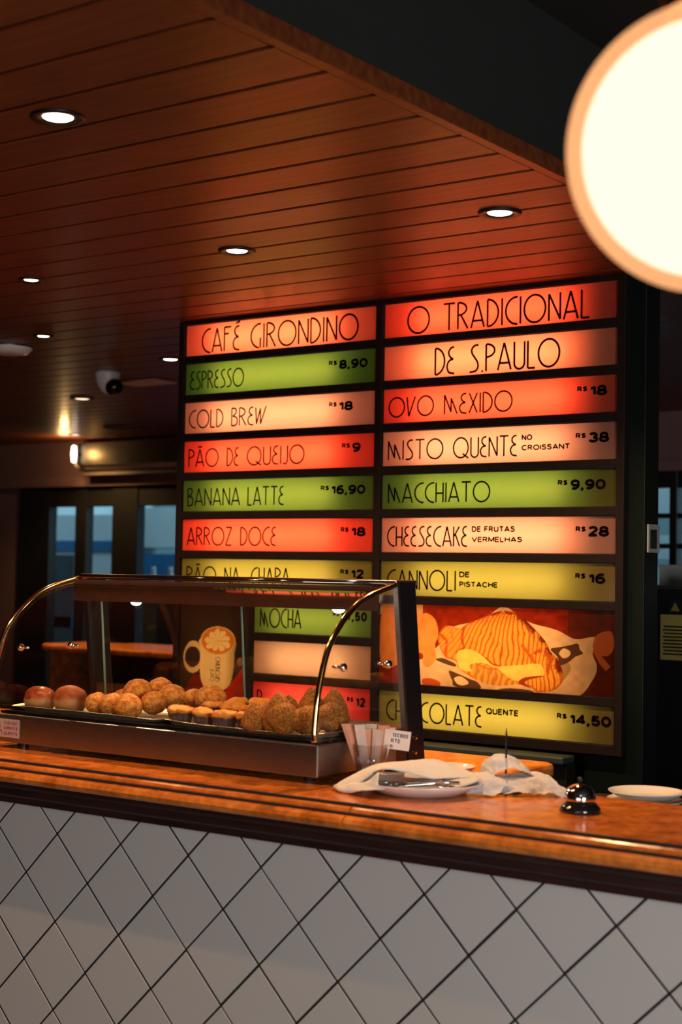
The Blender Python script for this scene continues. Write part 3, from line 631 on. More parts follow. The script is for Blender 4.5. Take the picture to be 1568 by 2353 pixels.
for a in range(-19, 18):
    for b in range(-9, 3):
        if (a+b) % 2 == 0: continue
        cx, cz = -2.393+HD*a, .792+HD*b
        if cz-HD > .965 or cz+HD < .01: continue
        jit = (random.uniform(-.0006, .0006), random.uniform(-.0006, .0006))
        if cz+HD > .966 or cz-HD < 0.0:
            bm = bmesh.new()
            if not dia(bm, 0, 0, ztopc=.966-cz if cz+HD > .966 else None, z0c=0.0-cz if cz-HD < 0 else None): bm.free(); continue
            o = part('tile', bm, TILE, counter, bevel=.0012)
        elif tile0 is None:
            o = tile0 = part('tile', whole, TILE, counter, bevel=.0012)
        else:
            o = tile0.copy(); COL.objects.link(o)
        o.location = (cx+jit[0], 2.615+counter_off, cz+jit[1]); o.rotation_euler = (random.uniform(-.003, .003), 0, random.uniform(-.003, .003))
# lower steel worktop behind the counter, under the board
wt = thing('steel_worktop', 'dull steel worktop behind the counter below the menu board', 'worktop', (-2, 4.5, 0))
part('top', bx(-2.6, -.30, -.03, .06, .925, .95), mat('dark_steel', (.07, .09, .09), rough=.35, metal=.6), wt, bevel=.006)
part('body', bx(-2.6, -.30, 0, .06, 0, .925), BLACKMETAL, wt)
wt = thing('under_shelf', 'dark shelf behind the counter carrying the white plates', 'shelf', (-1.2, 3.3, 0))
part('board', bx(-.55, .9, -.28, .30, .96, .985), BLACKMETAL, wt, bevel=.003)
part('support', bx(-.50, .85, -.2, .25, 0, .96), BLACKMETAL, wt)

# ================================================================== PASTRY CASE
XL, XR = -3.085, -2.015
case = thing('pastry_display_case', 'curved glass pastry warmer with steel base standing on the marble counter', 'display case', ((XL+XR)/2, 2.95, 1.07))
CO = Vector((-(XL+XR)/2, -2.95, -1.07))
def kp(name, bm, m, **k): o = part(name, bm, m, case, **k); o.location = CO; return o
kp('steel_base', bx(XL, XR, 2.729, 3.05, 1.085, 1.158), STEEL, bevel=.003)
kp('rear_housing', bx(XL+.01, XR-.004, 3.052, 3.17, 1.085, 1.17), mat('dark_brown_metal', (.05, .02, .014), rough=.35, var=.1))
kp('base_deck', bx(XL+.012, XR-.012, 2.742, 3.05, 1.159, 1.165), mat('black_glass_deck', (.006, .007, .007), rough=.08), label='black glass deck under the trays')
for x in (XL+.06, XR-.06):
    for y in (2.78, 3.12):
        bm = bmesh.new(); lathe(bm, [(0, 0), (.014, 0), (.016, .016), (0, .016)], 16, (x, y, 1.0695)); kp('foot', bm, BLACK)
ARC = [tuple(p) for p in spline([(2.716, 1.166), (2.7165, 1.20), (2.731, 1.288), (2.775, 1.392), (2.885, 1.478), (3.03, 1.518)], 7)]
for x, nm in ((XL, 'left'), (XR, 'right')):
    bm = bmesh.new(); tube(bm, [(x, y, z) for y, z in ARC], .0072, 10); kp('arc_rail', bm, BRASSY, smooth=True)
    bm = bmesh.new(); P = [(y+.007, z-.003) for y, z in ARC] + [(3.05, 1.515), (3.085, 1.17)]
    s = .012 if x == XL else -.012
    prism_x(bm, P, x+s-.0022, x+s+.0022); recalc(bm); kp('end_glass', bm, GLASS)
    for y in (2.82, 3.006):
        bm = bmesh.new(); bmesh.ops.create_uvsphere(bm, u_segments=20, v_segments=12, radius=.0105)
        for v in bm.verts: v.co.x *= .8
        sx = -1 if x == XL else 1
        bmesh.ops.translate(bm, verts=bm.verts, vec=(x+s+sx*.0145, y, 1.329))
        tube(bm, [(x+s+sx*.002, y, 1.329), (x+s+sx*.010, y, 1.329)], .0045, 10); tube(bm, [(x+s-sx*.002, y, 1.329), (x+s-sx*.016, y, 1.329)], .0035, 8)
        kp('knob', bm, CHROME, smooth=True)
    # rear black upright
    bm = bmesh.new(); sx = (-.0 if x == XL else -.012)
    prism_x(bm, [(3.045, 1.53), (3.122, 1.53), (3.178, 1.087), (3.104, 1.087)], x+sx, x+sx+.012); recalc(bm)
    kp('end_post', bm, BLACKMETAL, bevel=.002)
    bm = bmesh.new(); prism_x(bm, [(3.040, 1.522), (3.050, 1.522), (3.098, 1.165), (3.088, 1.165)], x+sx-.001, x+sx+.013); recalc(bm); kp('post_trim', bm, STEEL if x == XR else BLACKMETAL)
    if x == XR:
        for z in (1.145, 1.108):
            bm = bmesh.new(); lathe(bm, [(0, 0), (.006, 0), (.005, .003), (0, .004)], 12); bmesh.ops.rotate(bm, verts=bm.verts, cent=(0, 0, 0), matrix=Matrix.Rotation(math.pi/2, 3, 'Y'))
            bmesh.ops.translate(bm, verts=bm.verts, vec=(x+.0005, 3.132, z)); kp('screw', bm, CHROME)
# front curved glass
bm = bmesh.new(); inner = [(y+.0055, z-.004) for y, z in ARC[2:]]; outer = [(y+.0015, z-.001) for y, z in ARC[2:]]
prism_x(bm, outer+inner[::-1], XL+.008, XR-.008); recalc(bm); kp('curved_front_glass', bm, GLASS)
# top strip, rod, header with lamps
kp('top_strip', bx(XL-.002, XR+.002, 3.035, 3.125, 1.522, 1.530), mat('polished_top', (.55, .50, .46), rough=.12, metal=1, var=.02), bevel=.002)
bm = bmesh.new(); tube(bm, [(XL, 3.030, 1.521), (XR, 3.030, 1.521)], .0055, 10); kp('top_rod', bm, CHROME, smooth=True)
kp('lamp_header', bx(XL+.02, XR-.02, 2.990, 2.994, 1.455, 1.514), mat('header_smoked', (.06, .028, .02), rough=.15, var=.1, coat=.3))
kp('header_top', bx(XL+.02, XR-.02, 2.994, 3.034, 1.505, 1.512), BLACKMETAL)
for i, x in enumerate((-2.85, -2.17)):
    bm = bmesh.new(); lathe(bm, [(0, -.028), (.010, -.026), (.0165, -.018), (.019, -.008), (.017, .004), (.010, .018), (.009, .03), (0, .03)], 20, (x, 3.015, 1.474))
    kp('lamp_bulb', bm, emis('bulb', (1, .84, .60), 88), smooth=True)
# sliding rear doors
for a, b, yy in ((XL+.02, -2.520, .0), (-2.56, XR-.02, .008)):
    bm = bmesh.new(); y_ = 3.06+yy
    prism_x(bm, [(y_, 1.50), (y_+.004, 1.50), (y_+.034, 1.175), (y_+.030, 1.175)], a, b); recalc(bm); kp('rear_glass_door', bm, GLASS)
    for e_ in ((XL+.052, b-.003) if a < -3 else ()):
        bm = bmesh.new(); prism_x(bm, [(y_-.001, 1.50), (y_+.005, 1.50), (y_+.035, 1.175), (y_+.029, 1.175)], e_, e_+.003); recalc(bm); kp('door_edge', bm, mat('green_glass_edge', (.16, .24, .20), rough=.2))
# warning sticker on the base, left end
st = kp('warning_sticker', bx(-3.075, -2.985, 2.7272, 2.7285, 1.098, 1.146), mat('silver_sticker', (.38, .30, .28), rough=.4))
RED = mat('red_print', (.30, .03, .025), rough=.6)
for i, (t_, xa, xb) in enumerate([('CUIDADO', -3.044, -2.990), ('SUPERFÍCIE', -3.044, -2.990), ('QUENTE', -3.044, -2.990)]):
    o = part('sticker_lettering', text_fit(t_, xa, xb, 1.132-.0135*i, 1.140-.0135*i, 2.7266, .16), RED, st)
bm = bmesh.new(); word_bm('A', -3.071, -3.049, 1.105, 1.140, .002, bm=bm)
for v in bm.verts: v.co.y = 2.7266
part('warning_triangle', bm, RED, st)

# trays
def tray(name, x0, x1, y0, y1, label, seed):
    t = thing(name, label, 'tray', ((x0+x1)/2, (y0+y1)/2, 1.1655)); hx, hy = (x1-x0)/2, (y1-y0)/2
    def ring(off, z, n=140, wav=0, fl=0):
        out = []
        for i in range(n):
            a = 2*math.pi*i/n; c, s = math.cos(a), math.sin(a); e = .32
            x = (hx+off)*math.copysign(abs(c)**e, c); y = (hy+off)*math.copysign(abs(s)**e, s)
            k = 1+wav*math.cos(i*math.pi)/hx; out.append((x*k, y*k, z+fl*math.sin(3*a+seed)+(wav*.5 if i % 2 else 0)))
        return out
    bm = bmesh.new(); rs = [ring(-.030, .0012), ring(-.022, .0016), ring(-.012, .010, wav=.0006, fl=.0015), ring(0, .0135, wav=.0012, fl=.0025), ring(.0015, .0125, wav=.0012, fl=.0025)]
    V = [[bm.verts.new(p) for p in r] for r in rs]; n = 140
    for a, b in zip(V, V[1:]):
        for i in range(n): bm.faces.new((a[i], a[(i+1) % n], b[(i+1) % n], b[i]))
    bm.faces.new(V[0]); recalc(bm)
    o = part('foil_dish', bm, mat('crimped_foil', (.86, .72, .52), rough=.3, metal=.85, var=.12, scale=40, bump=.2), t)
    md = o.modifiers.new('s', 'SOLIDIFY'); md.thickness = .0008
    return t
tray('foil_tray', -3.075, -2.535, 2.748, 3.005, 'crimped foil tray under the rolls and cheese balls, left in the case', 0)
tray('foil_tray', -2.525, -2.030, 2.745, 3.005, 'crimped foil tray under the tartlets and breaded pastries, right in the case', 2)

# pastries
def lumpy(sub, r, sc, amp, freq, seed, fn=None):
    bm = bmesh.new(); bmesh.ops.create_icosphere(bm, subdivisions=sub, radius=1)
    for v in bm.verts:
        n = v.co.normalized(); d = noise.fractal(n*freq+Vector((seed*7.3, seed*3.1, seed)), 1.0, 2.0, 4)*amp
        p = n*(1+d); v.co = Vector((p.x*sc[0], p.y*sc[1], p.z*sc[2]))*r
        if fn: v.co = fn(v.co)
    return bm
CHB = pastrymat('cheese_bread_crust', (.62, .15, .014), (.88, .38, .06), scale=95, bump=.7)
BUNT = pastrymat('bun_crust', (.36, .075, .016), (.55, .15, .03), scale=30, bump=.15, rough=.5)
BUNS = pastrymat('bun_side', (.40, .17, .055), (.55, .27, .10), scale=14, bump=.2)
COX = pastrymat('breaded_crumb', (.46, .12, .014), (.90, .36, .05), scale=200, bump=1.0, rough=.75)
PASTRY = pastrymat('tartlet_pastry', (.70, .20, .02), (.92, .38, .055), scale=50, bump=.4)
TIN = mat('dark_paper_cup', (.10, .055, .045), rough=.35, var=.2, scale=50)
Z0 = 1.1675
# two rolls
def bun(x, y, sx, sy, h, label, seed, dark):
    t = thing('bread_roll', label, 'bread', (x, y, Z0))
    def shape(c):
        c.x = math.copysign(abs(c.x/sx)**.75, c.x)*sx; c.z = math.copysign(abs(c.z/(h*.58))**.78, c.z)*h*.56; c.z = max(c.z, -h*.42); return c
    bm = lumpy(4, 1, (sx, sy, h*.58), .05, 1.6, seed, shape)
    for v in bm.verts: v.co.z += h*.42
    bm.normal_update()
    for f_ in bm.faces:
        c = f_.calc_center_median(); f_.material_index = 0 if c.z < h*.46+.002*math.sin(c.x*70) else 1
    part('crumb', bm, [BUNS, BUNT if not dark else pastrymat('glazed_bun_crust', (.30, .05, .02), (.55, .14, .04), scale=18, bump=.4, rough=.25)], t, smooth=True)
    return t
bun(-3.024, 2.835, .046, .036, .060, 'flat roll with dark glazed top, leftmost pastry in the case', 3, True)
bun(-2.920, 2.845, .047, .036, .068, 'taller plain golden roll beside the dark glazed one', 6, False)
def cheese(x, y, z, r, label, seed):
    t = lumpy(4, r, (1, 1, .88), .06, 1.5, seed)
    tag(link('cheese_bread', t, CHB, loc=(x, y, z), smooth=True), label, 'cheese bread', 'cheese breads heaped on the left tray')
cheese(-2.785, 2.812, Z0+.030, .033, 'round golden cheese bread nearest the rolls, front row', 1)
cheese(-2.722, 2.802, Z0+.030, .034, 'cheese bread second in the front row', 2)
cheese(-2.656, 2.790, Z0+.032, .037, 'large pale cheese bread at the right end of the front row', 3)
cheese(-2.770, 2.895, Z0+.032, .036, 'cheese bread behind the front row, furthest left of the back ones', 4)
cheese(-2.700, 2.870, Z0+.062, .038, 'cheese bread resting on top in the middle of the heap', 5)
cheese(-2.690, 2.945, Z0+.066, .034, 'rearmost high cheese bread in the middle of the heap', 6)
cheese(-2.612, 2.905, Z0+.052, .037, 'cheese bread right of the topmost one, below the mug handle', 7)
cheese(-2.560, 2.930, Z0+.050, .028, 'small spotted cheese bread between two larger ones at the back', 8)
cheese(-2.505, 2.930, Z0+.052, .040, 'large round cheese bread below the mug picture', 9)
cheese(-2.625, 2.850, Z0+.040, .034, 'cheese bread low between the front row and the tartlets', 10)
# tartlets
def tartlet(x, y, z, rx, tilt, rot, label, seed):
    t = thing('tartlet', label, 'tartlet', (x, y, z), rot, 'tartlets on the right tray'); t.rotation_euler = (tilt, tilt*.5, rot)
    bm = bmesh.new(); n = 32; prof = [(0, 0), (.66, 0), (.90, .030), (.88, .030), (.0, .028)]
    rings = []
    for r_, z_ in prof:
        rings.append([bm.verts.new((rx*r_*(1+(.03*math.cos(i*math.pi) if r_ > .5 else 0))*math.cos(2*math.pi*i/n), rx*.82*r_*(1+(.03*math.cos(i*math.pi) if r_ > .5 else 0))*math.sin(2*math.pi*i/n), z_)) for i in range(n)] if r_ else [bm.verts.new((0, 0, z_))])
    for a, b in zip(rings, rings[1:]):
        for i in range(n):
            j = (i+1) % n
            if len(a) == 1: bm.faces.new((a[0], b[j], b[i]))
            elif len(b) == 1: bm.faces.new((a[i], a[j], b[0]))
            else: bm.faces.new((a[i], a[j], b[j], b[i]))
    part('cup', bm, TIN, t)
    bm = lumpy(3, 1, (rx, rx*.84, .013), .12, 2.2, seed)
    for v in bm.verts: v.co.z += .034+.004*noise.noise(v.co*60)
    part('pastry_lid', bm, PASTRY, t, smooth=True)
for i, (x, y, z, r_, ti, la) in enumerate([
    (-2.480, 2.790, 0, .038, 0, 'tartlet at the left end of the front row'), (-2.405, 2.788, 0, .030, .1, 'second tartlet of the front row'),
    (-2.330, 2.782, 0, .036, -.05, 'third tartlet of the front row, with wide lid'), (-2.262, 2.775, 0, .034, .1, 'front row tartlet touching the breaded pastries'),
    (-2.435, 2.860, .008, .038, .12, 'tartlet in the second row behind the leftmost one'), (-2.365, 2.855, .012, .036, -.15, 'tilted tartlet in the middle of the second row'),
    (-2.295, 2.850, .012, .038, .1, 'second row tartlet next to the breaded pastries'), (-2.420, 2.935, .014, .037, .1, 'back row tartlet below the mug picture'),
    (-2.340, 2.930, .018, .039, 0, 'back row tartlet in the middle'), (-2.255, 2.925, .020, .038, .08, 'back row tartlet beside the tall breaded pastries')]):
    tartlet(x, y, Z0+z, r_, ti, i*.7, la, i+20)
# breaded drop-shaped pastries
def cox(x, y, z, r, h, label, seed, lie=None):
    def tear(c):
        t = max(0., min(1., (c.z/r+.6)/2.6)); return c
    bm = bmesh.new(); n, m_ = 28, 20; rings = []
    for j in range(m_+1):
        t = j/m_; zz = h*t; rr = r*math.sqrt(max(0, 1-((t-.30)/.30)**2)) if t < .30 else r*(math.cos((t-.30)/.70*math.pi/2)**.72)
        rings.append([(rr, zz)])
    prof = [(q[0][0], q[0][1]) for q in rings]; prof[0] = (0, 0); prof[-1] = (0, h); lathe(bm, prof, n)
    for v in bm.verts:
        d = noise.fractal(v.co*90+Vector((seed*5, seed, 0)), 1.0, 2.0, 4)*.0018+noise.noise(v.co*25+Vector((seed, 0, seed*2)))*.002
        v.co += Vector((v.co.x, v.co.y, (v.co.z-h*.4)*.5)).normalized()*d
    o = tag(link('breaded_croquette', bm, COX, loc=(x, y, z), smooth=True), label, 'croquette', 'breaded croquettes on the right tray')
    if lie: o.rotation_euler = lie
for i, (x, y, z, r_, h, la, lie) in enumerate([
    (-2.225, 2.765, 0, .033, .074, 'dark small croquette at the left front, partly over the tartlets', None),
    (-2.165, 2.775, 0, .037, .100, 'tall pointed croquette second from the left', None),
    (-2.125, 2.850, .0, .037, .110, 'highest pointed croquette near the middle', None),
    (-2.200, 2.862, 0, .036, .085, 'croquette behind the two left ones', None),
    (-2.088, 2.890, .0, .036, .108, 'pointed croquette behind the right arc rail', None),
    (-2.110, 2.775, .036, .038, .078, 'croquette lying on its side at the front', (0, -1.45, .5)),
    (-2.070, 2.815, .034, .036, .082, 'croquette lying behind the rail at the right corner', (0, -1.5, .9)),
    (-2.062, 2.868, .040, .034, .078, 'croquette lying at the right end under the glass', (0, -1.4, 1.6)),
    (-2.125, 2.925, 0, .035, .092, 'croquette at the back between the pointed ones', None)]):
    cox(x, y, Z0+z, r_, h, la, i+1, lie)

# ================================================================== THINGS ON THE COUNTER
TZ = 1.0702
def local(name, label, cat, x, y, z=TZ, group=None): return thing(name, label, cat, (x, y, z), PHI, group)
def plate_bm(r, h=.022, n=56):
    bm = bmesh.new(); lathe(bm, [(0, .004), (r*.55, .004), (r*.66, .006), (r*.97, h), (r, h+.0015), (r*.985, h-.002), (r*.70, .001), (r*.60, 0), (0, 0)], n); recalc(bm); return bm
tag(link('dinner_plate', plate_bm(.138, .026), PORC, loc=(-1.783, 2.795, TZ), smooth=True), 'large white plate under the folded napkin and cutlery, at the counter front', 'plate')
def cloth(name, net, nx, ny, m, parent=None, thick=.0012, seed=0, amp=.0015, sm=True):
    """net: rows of control points (x,y,z) -> smooth sheet"""
    A = np.array(net, float); R_, C_ = A.shape[:2]
    rows = [np.array(spline([A[i, j] for j in range(C_)], nx)) for i in range(R_)]
    S = np.array(rows); cols = [np.array(spline([S[i, j] for i in range(R_)], ny)) for j in range(S.shape[1])]; G = np.array(cols)
    bm = bmesh.new(); V = [[bm.verts.new(Vector(p)+Vector((0, 0, (1-abs(noise.noise(Vector(p)*42+Vector((seed, 0, 0))))*2.2)*amp))) for p in r] for r in G]
    for a, b in zip(V, V[1:]):
        for i in range(len(a)-1): bm.faces.new((a[i], a[i+1], b[i+1], b[i]))
    o = link(name, bm, m, parent, smooth=sm); md = o.modifiers.new('s', 'SOLIDIFY'); md.thickness = thick; md.offset = 1
    return o
nap = local('folded_napkin', 'white cloth napkin folded over the cutlery on the large plate', 'napkin', -1.783, 2.795)
# local x to the right of the picture, local y into depth
net = [[(-.185, .045, .003), (-.145, .07, .022), (-.10, .10, .036), (-.03, .125, .045), (.04, .13, .052), (.085, .11, .042), (.125, .08, .030)],
       [(-.190, .02, .006), (-.145, .03, .030), (-.095, .05, .050), (-.03, .06, .057), (.03, .07, .060), (.08, .06, .046), (.128, .04, .032)],
       [(-.188, -.005, .006), (-.140, -.005, .032), (-.090, .00, .056), (-.03, .01, .055), (.03, .02, .046), (.08, .01, .040), (.12, .00, .031)],
       [(-.180, -.025, .003), (-.135, -.045, .022), (-.095, -.055, .052), (-.05, -.035, .050), (.00, -.03, .036), (.035, -.03, .032), (.06, -.025, .036)]]
cloth('cloth', net, 5, 6, CLOTH, nap, .002)
net = [[(-.185, -.018, .006), (-.15, -.035, .020), (-.12, -.058, .026), (-.092, -.068, .050)],
       [(-.180, -.028, .003), (-.15, -.055, .010), (-.118, -.085, .018), (-.094, -.092, .026)],
       [(-.160, -.038, .001), (-.145, -.065, .006), (-.115, -.100, .016), (-.080, -.105, .018)]]
cloth('cloth_fold', net, 5, 4, CLOTH, nap, .002, 3)
net = [[(-.02, -.110, .014), (.03, -.100, .020), (.08, -.075, .024), (.13, -.03, .034)],
       [(-.01, -.060, .014), (.04, -.050, .022), (.08, -.035, .030), (.125, -.005, .036)],
       [(.05, -.010, .030), (.07, .0, .036), (.09, .01, .036), (.12, .02, .034)]]
cloth('cloth_fold', net, 5, 4, CLOTH, nap, .002, 5)
# cutlery in the napkin
def fork(x, y, z, rz, label, kind):
    t = thing(kind, label, 'cutlery', (x, y, z), rz, 'cutlery in the napkin pocket'); t.rotation_euler = (0, .05, rz)
    bm = bmesh.new(); tube(bm, [(-.09, 0, 0), (-.04, 0, .003), (.02, 0, .002), (.04, 0, 0)], [.005, .004, .003, .003], 8)
    for v in bm.verts: v.co.z *= .7
    part('handle', bm, CHROME, t, smooth=True)
    bm = bmesh.new()
    if kind == 'fork':
        for k in (-1.5, -.5, .5, 1.5): tube(bm, [(.055, k*.005, 0), (.085, k*.0055, .004), (.10, k*.005, .003)], .0014, 6)
        tube(bm, [(.035, 0, 0), (.046, 0, 0), (.058, 0, .001)], [.003, .009, .010], 10)
        for v in bm.verts:
            if v.co.x < .06: v.co.z *= .25
    else:
        tube(bm, [(.035, 0, 0), (.06, .001, 0), (.09, .001, 0), (.105, 0, 0)], [.003, .009, .008, .001], 10)
        for v in bm.verts: v.co.z *= .14
    part('head', bm, CHROME, t, smooth=True)
random.seed(8)
for i in range(7):
    lx, ly = -.02+i*.006, -.062+.011*i; p = Rv*lx+Fh*ly
    fork(-1.783+p.x, 2.795+p.y, TZ+.018+.0035*(i % 3), PHI+math.pi+random.uniform(-.22, .22), ['fork', 'knife'][i % 2]+' in the napkin pocket, '+['nearest the plate rim', 'second from the rim', 'third from the rim', 'in the middle', 'third from the back', 'second from the back', 'deepest under the cloth'][i], ['fork', 'knife'][i % 2])
tag(link('saucer', plate_bm(.062, .018), PORC, loc=(-1.895, 3.10, TZ), smooth=True), 'small white saucer behind the napkin plate', 'plate')
tag(link('serving_dish', plate_bm(.095, .030), PORC, loc=(-2.285, 3.36, TZ), smooth=True), 'white dish peeping out behind the black case post', 'plate')
# spike with paper slips
spk = thing('receipt_spike', 'thin dark metal spike standing in the crumpled papers', 'spike', (-1.655, 2.945, TZ))
bm = bmesh.new(); lathe(bm, [(0, 0), (.035, 0), (.036, .004), (.006, .008), (0, .008)], 28); part('base', bm, BLACKMETAL, spk)
bm = bmesh.new(); tube(bm, [(0, 0, .006), (0, 0, .125), (0, 0, .138)], [.0024, .0024, .0006], 8); part('rod', bm, BLACKMETAL, spk)
def paper(lx, ly, pts, label, seed):
    p = Rv*lx+Fh*ly
    pts = [[(a+.003*math.sin(9*i+5*j+seed), b+.004*math.cos(7*i+4*j+seed), max(.0012, c)) for j, (a, b, c) in enumerate(r)] for i, r in enumerate(pts)]
    o = thing('crumpled_paper', label, 'paper', (-1.655+p.x, 2.945+p.y, TZ), PHI, 'papers crumpled around the spike')
    cloth('sheet', pts, 3, 3, CLOTH, o, .0010, seed, .0050, False)
paper(0, 0, [[(-.055, .035, .012), (-.050, .03, .050), (-.02, .03, .072), (.025, .03, .066), (.055, .03, .036), (.075, .03, .012)],
             [(-.050, .00, .010), (-.042, -.005, .044), (-.02, -.005, .066), (.015, -.005, .062), (.05, -.01, .038), (.075, -.01, .016)],
             [(-.030, -.03, .008), (-.028, -.03, .028), (-.018, -.03, .040), (.012, -.035, .050), (.048, -.035, .038), (.08, -.03, .014)]], 'arched paper slip looped over the top of the heap', 1)
paper(-.012, -.022, [[(-.10, -.02, .001), (-.075, .0, .026), (-.045, .02, .040), (.0, .02, .030)],
                   [(-.085, -.05, .001), (-.062, -.04, .020), (-.035, -.02, .036), (.0, -.01, .026)],
                   [(-.050, -.075, .002), (-.042, -.06, .012), (-.020, -.05, .026), (.01, -.04, .020)],
                   [(-.02, -.085, .001), (-.01, -.07, .008), (.00, -.06, .018), (.02, -.05, .016)]], 'pointed paper tent at the left front of the heap', 2)
paper(.02, -.04, [[(-.05, .03, .030), (-.01, .04, .034), (.04, .04, .034), (.085, .03, .020), (.10, .02, .008)],
                  [(-.055, -.01, .026), (-.01, .0, .030), (.04, .0, .032), (.08, .0, .020), (.115, -.005, .004)],
                  [(-.04, -.04, .004), (-.01, -.035, .012), (.035, -.035, .016), (.065, -.03, .008), (.10, -.03, .001)],
                  [(-.03, -.05, .001), (.0, -.055, .008), (.03, -.05, .002), (.06, -.055, .006), (.09, -.04, .001)]], 'broad flat paper sheet at the front of the heap', 3)
paper(.05, .03, [[(-.03, .05, .010), (.0, .05, .024), (.04, .04, .026), (.07, .02, .010)],
                 [(-.03, .01, .014), (.0, .01, .032), (.035, .0, .030), (.065, -.01, .012)],
                 [(-.02, -.03, .014), (.005, -.03, .026), (.03, -.03, .020), (.055, -.03, .004)]], 'curled paper slip at the right rear of the heap', 4)
paper(-.06, .05, [[(-.05, .03, .006), (-.01, .04, .022), (.03, .04, .020)], [(-.055, .0, .006), (-.01, .0, .026), (.03, .0, .024)], [(-.05, -.03, .004), (-.01, -.03, .018), (.02, -.02, .014)]], 'small paper corner between saucer and spike', 5)
# service bell
bell = thing('service_bell', 'chrome service bell with black base at the counter edge', 'bell', (-1.395, 2.79, TZ))
bm = bmesh.new(); lathe(bm, [(0, 0), (.041, 0), (.0425, .004), (.040, .010), (.031, .019), (.026, .022), (0, .022)], 40); recalc(bm); part('base', bm, mat('gloss_black', (.01, .01, .011), rough=.08, coat=.5), bell, smooth=True)
bm = bmesh.new(); lathe(bm, [(.0325, .023), (.033, .025), (.0322, .032), (.029, .042), (.022, .050), (.012, .0545), (0, .0555)], 40); recalc(bm)
o = part('dome', bm, CHROME, bell, smooth=True); md = o.modifiers.new('s', 'SOLIDIFY'); md.thickness = .0012
bm = bmesh.new(); lathe(bm, [(0, .055), (.004, .055), (.004, .062), (.0055, .063), (.0055, .067), (.0035, .069), (0, .070)], 20); part('plunger', bm, BLACKMETAL, bell, smooth=True)
# stack of plates on the under shelf
for i, z in enumerate((.985, 1.004, 1.023)):
    tag(link('side_plate', plate_bm(.090, .018), PORC, loc=(-1.505+.003*i, 3.345, z+.0005), smooth=True), ['white side plate at the bottom of the stack behind the counter', 'middle white side plate of the stack behind the counter', 'topmost white side plate of the stack behind the bell'][i], 'plate', 'side plates stacked behind the counter')
# tumbler of paper sachets
cup = thing('clear_tumbler', 'clear tumbler holding paper sachets beside the pastry case', 'cup', (-1.962, 2.862, TZ))
bm = bmesh.new(); lathe(bm, [(0, 0), (.030, 0), (.040, .085), (.0385, .085), (.0285, .004), (0, .004)], 32); recalc(bm); part('wall', bm, glassmat('tumbler_glass', (.93, .93, .93), strength=1.6), cup, smooth=True)
random.seed(11)
SACH = mat('sachet_paper', (.70, .50, .42), rough=.6, var=.12, scale=30)
SACH2 = mat('sachet_paper_warm', (.62, .27, .14), rough=.6, var=.15, scale=30)
names = ['leftmost', 'second from left', 'third from left', 'fourth from left', 'middle', 'fourth from right', 'second from right', 'rightmost']
for i in range(8):
    u = (i-3.5)/3.5; base = Rv*(u*.016)+Fh*(.010*math.sin(i*2.1)); top = Rv*(u*.050-.006)+Fh*(.016*math.sin(i*2.1)); h = .118+.006*math.cos(i*3.3)
    bm = bmesh.new(); n = 6; wv = .0125; V = []
    for k in range(n+1):
        t = k/n; c = base*(1-t)+top*t+Vector((0, 0, .006+h*t)); wk = wv*(.75+.3*t)
        side = (Rv*math.cos(.5*math.sin(i))+Fh*math.sin(.5*math.sin(i)))*wk; th_ = Fh*.0012
        V.append([bm.verts.new(c+side*s+th_*q) for s, q in ((-1, -1), (-.3, -2), (.5, -1.2), (1, -1), (1, 1), (-1, 1))])
    for a, b in zip(V, V[1:]):
        for k in range(6): bm.faces.new((a[k], a[(k+1) % 6], b[(k+1) % 6], b[k]))
    bm.faces.new(V[0]); bm.faces.new(V[-1][::-1]); recalc(bm)
    tag(link('sugar_sachet', bm, SACH if i % 3 else SACH2, loc=(-1.962, 2.862, TZ), smooth=False), 'long paper sachet in the tumbler, '+names[i], 'sachet', 'sachets in the clear tumbler')
card = thing('printed_card', 'pinkish printed card standing in the tumbler, leaning over its right side', 'card', (-1.962, 2.862, TZ), PHI)
bm = bmesh.new(); box(bm, .018, .078, -.004, -.003, .080, .124); part('sheet', bm, mat('card_paper', (.80, .62, .52), rough=.7), card).rotation_euler = (0, .12, 0)
NAVY = mat('navy_print', (.03, .03, .10), rough=.6)
def ctext(t_, xa, xb, za, zb):
    bm = text_fit(t_, xa, xb, za, zb, -.0046, .20); o = part('card_lettering', bm, NAVY, card); o.rotation_euler = (0, .12, 0)
ctext('TECIDOS', .036, .072, .108, .117); ctext('RTE', .034, .056, .095, .104); ctext('B', .033, .040, .083, .090)
bm = bmesh.new(); box(bm, -.055, .02, .012, .0125, .110, .128); part('rear_sheet', bm, mat('card_back', (.55, .47, .42), rough=.7), card)

# ================================================================== LAMPS
def downlight(x, y, r, label, power, lens=16, spot=True, col=(1, .58, .28)):
    t = thing('downlight', label, 'ceiling light', (x, y, CZ), 0, 'recessed downlights in the wood ceiling')
    bm = bmesh.new(); lathe(bm, [(r*.56, .006), (r*.60, -.003), (r*.95, -.007), (r, -.002), (r, .0), (r*.56, .008)], 36); recalc(bm); part('trim_ring', bm, BLACKMETAL, t, smooth=True)
    bm = bmesh.new(); lathe(bm, [(0, -.0035), (r*.50, -.0035), (r*.56, -.001), (r*.56, .004), (0, .004)], 36); recalc(bm); part('lens', bm, emis('downlight_lens_%d' % lens, (1, .74, .50), lens), t)
    if spot:
        l = light('downlight_beam', 'SPOT', (0, 0, -.016), power, col, spot_size=math.radians(130), spot_blend=.6, shadow_soft_size=.010); l.parent = t
downlight(-2.48, 2.335, .062, 'downlight nearest the camera, high at the left of the picture', 30)
downlight(-2.95, 2.16, .060, 'downlight outside the picture left, above the customers side of the counter', 50)
downlight(-3.04, 3.64, .060, 'downlight left of centre in front of the menu board', 40)
downlight(-2.085, 3.635, .062, 'downlight above the right half of the menu board', 105)
downlight(-3.975, 3.635, .045, 'downlight at the left picture edge in line with the board ones', 85)
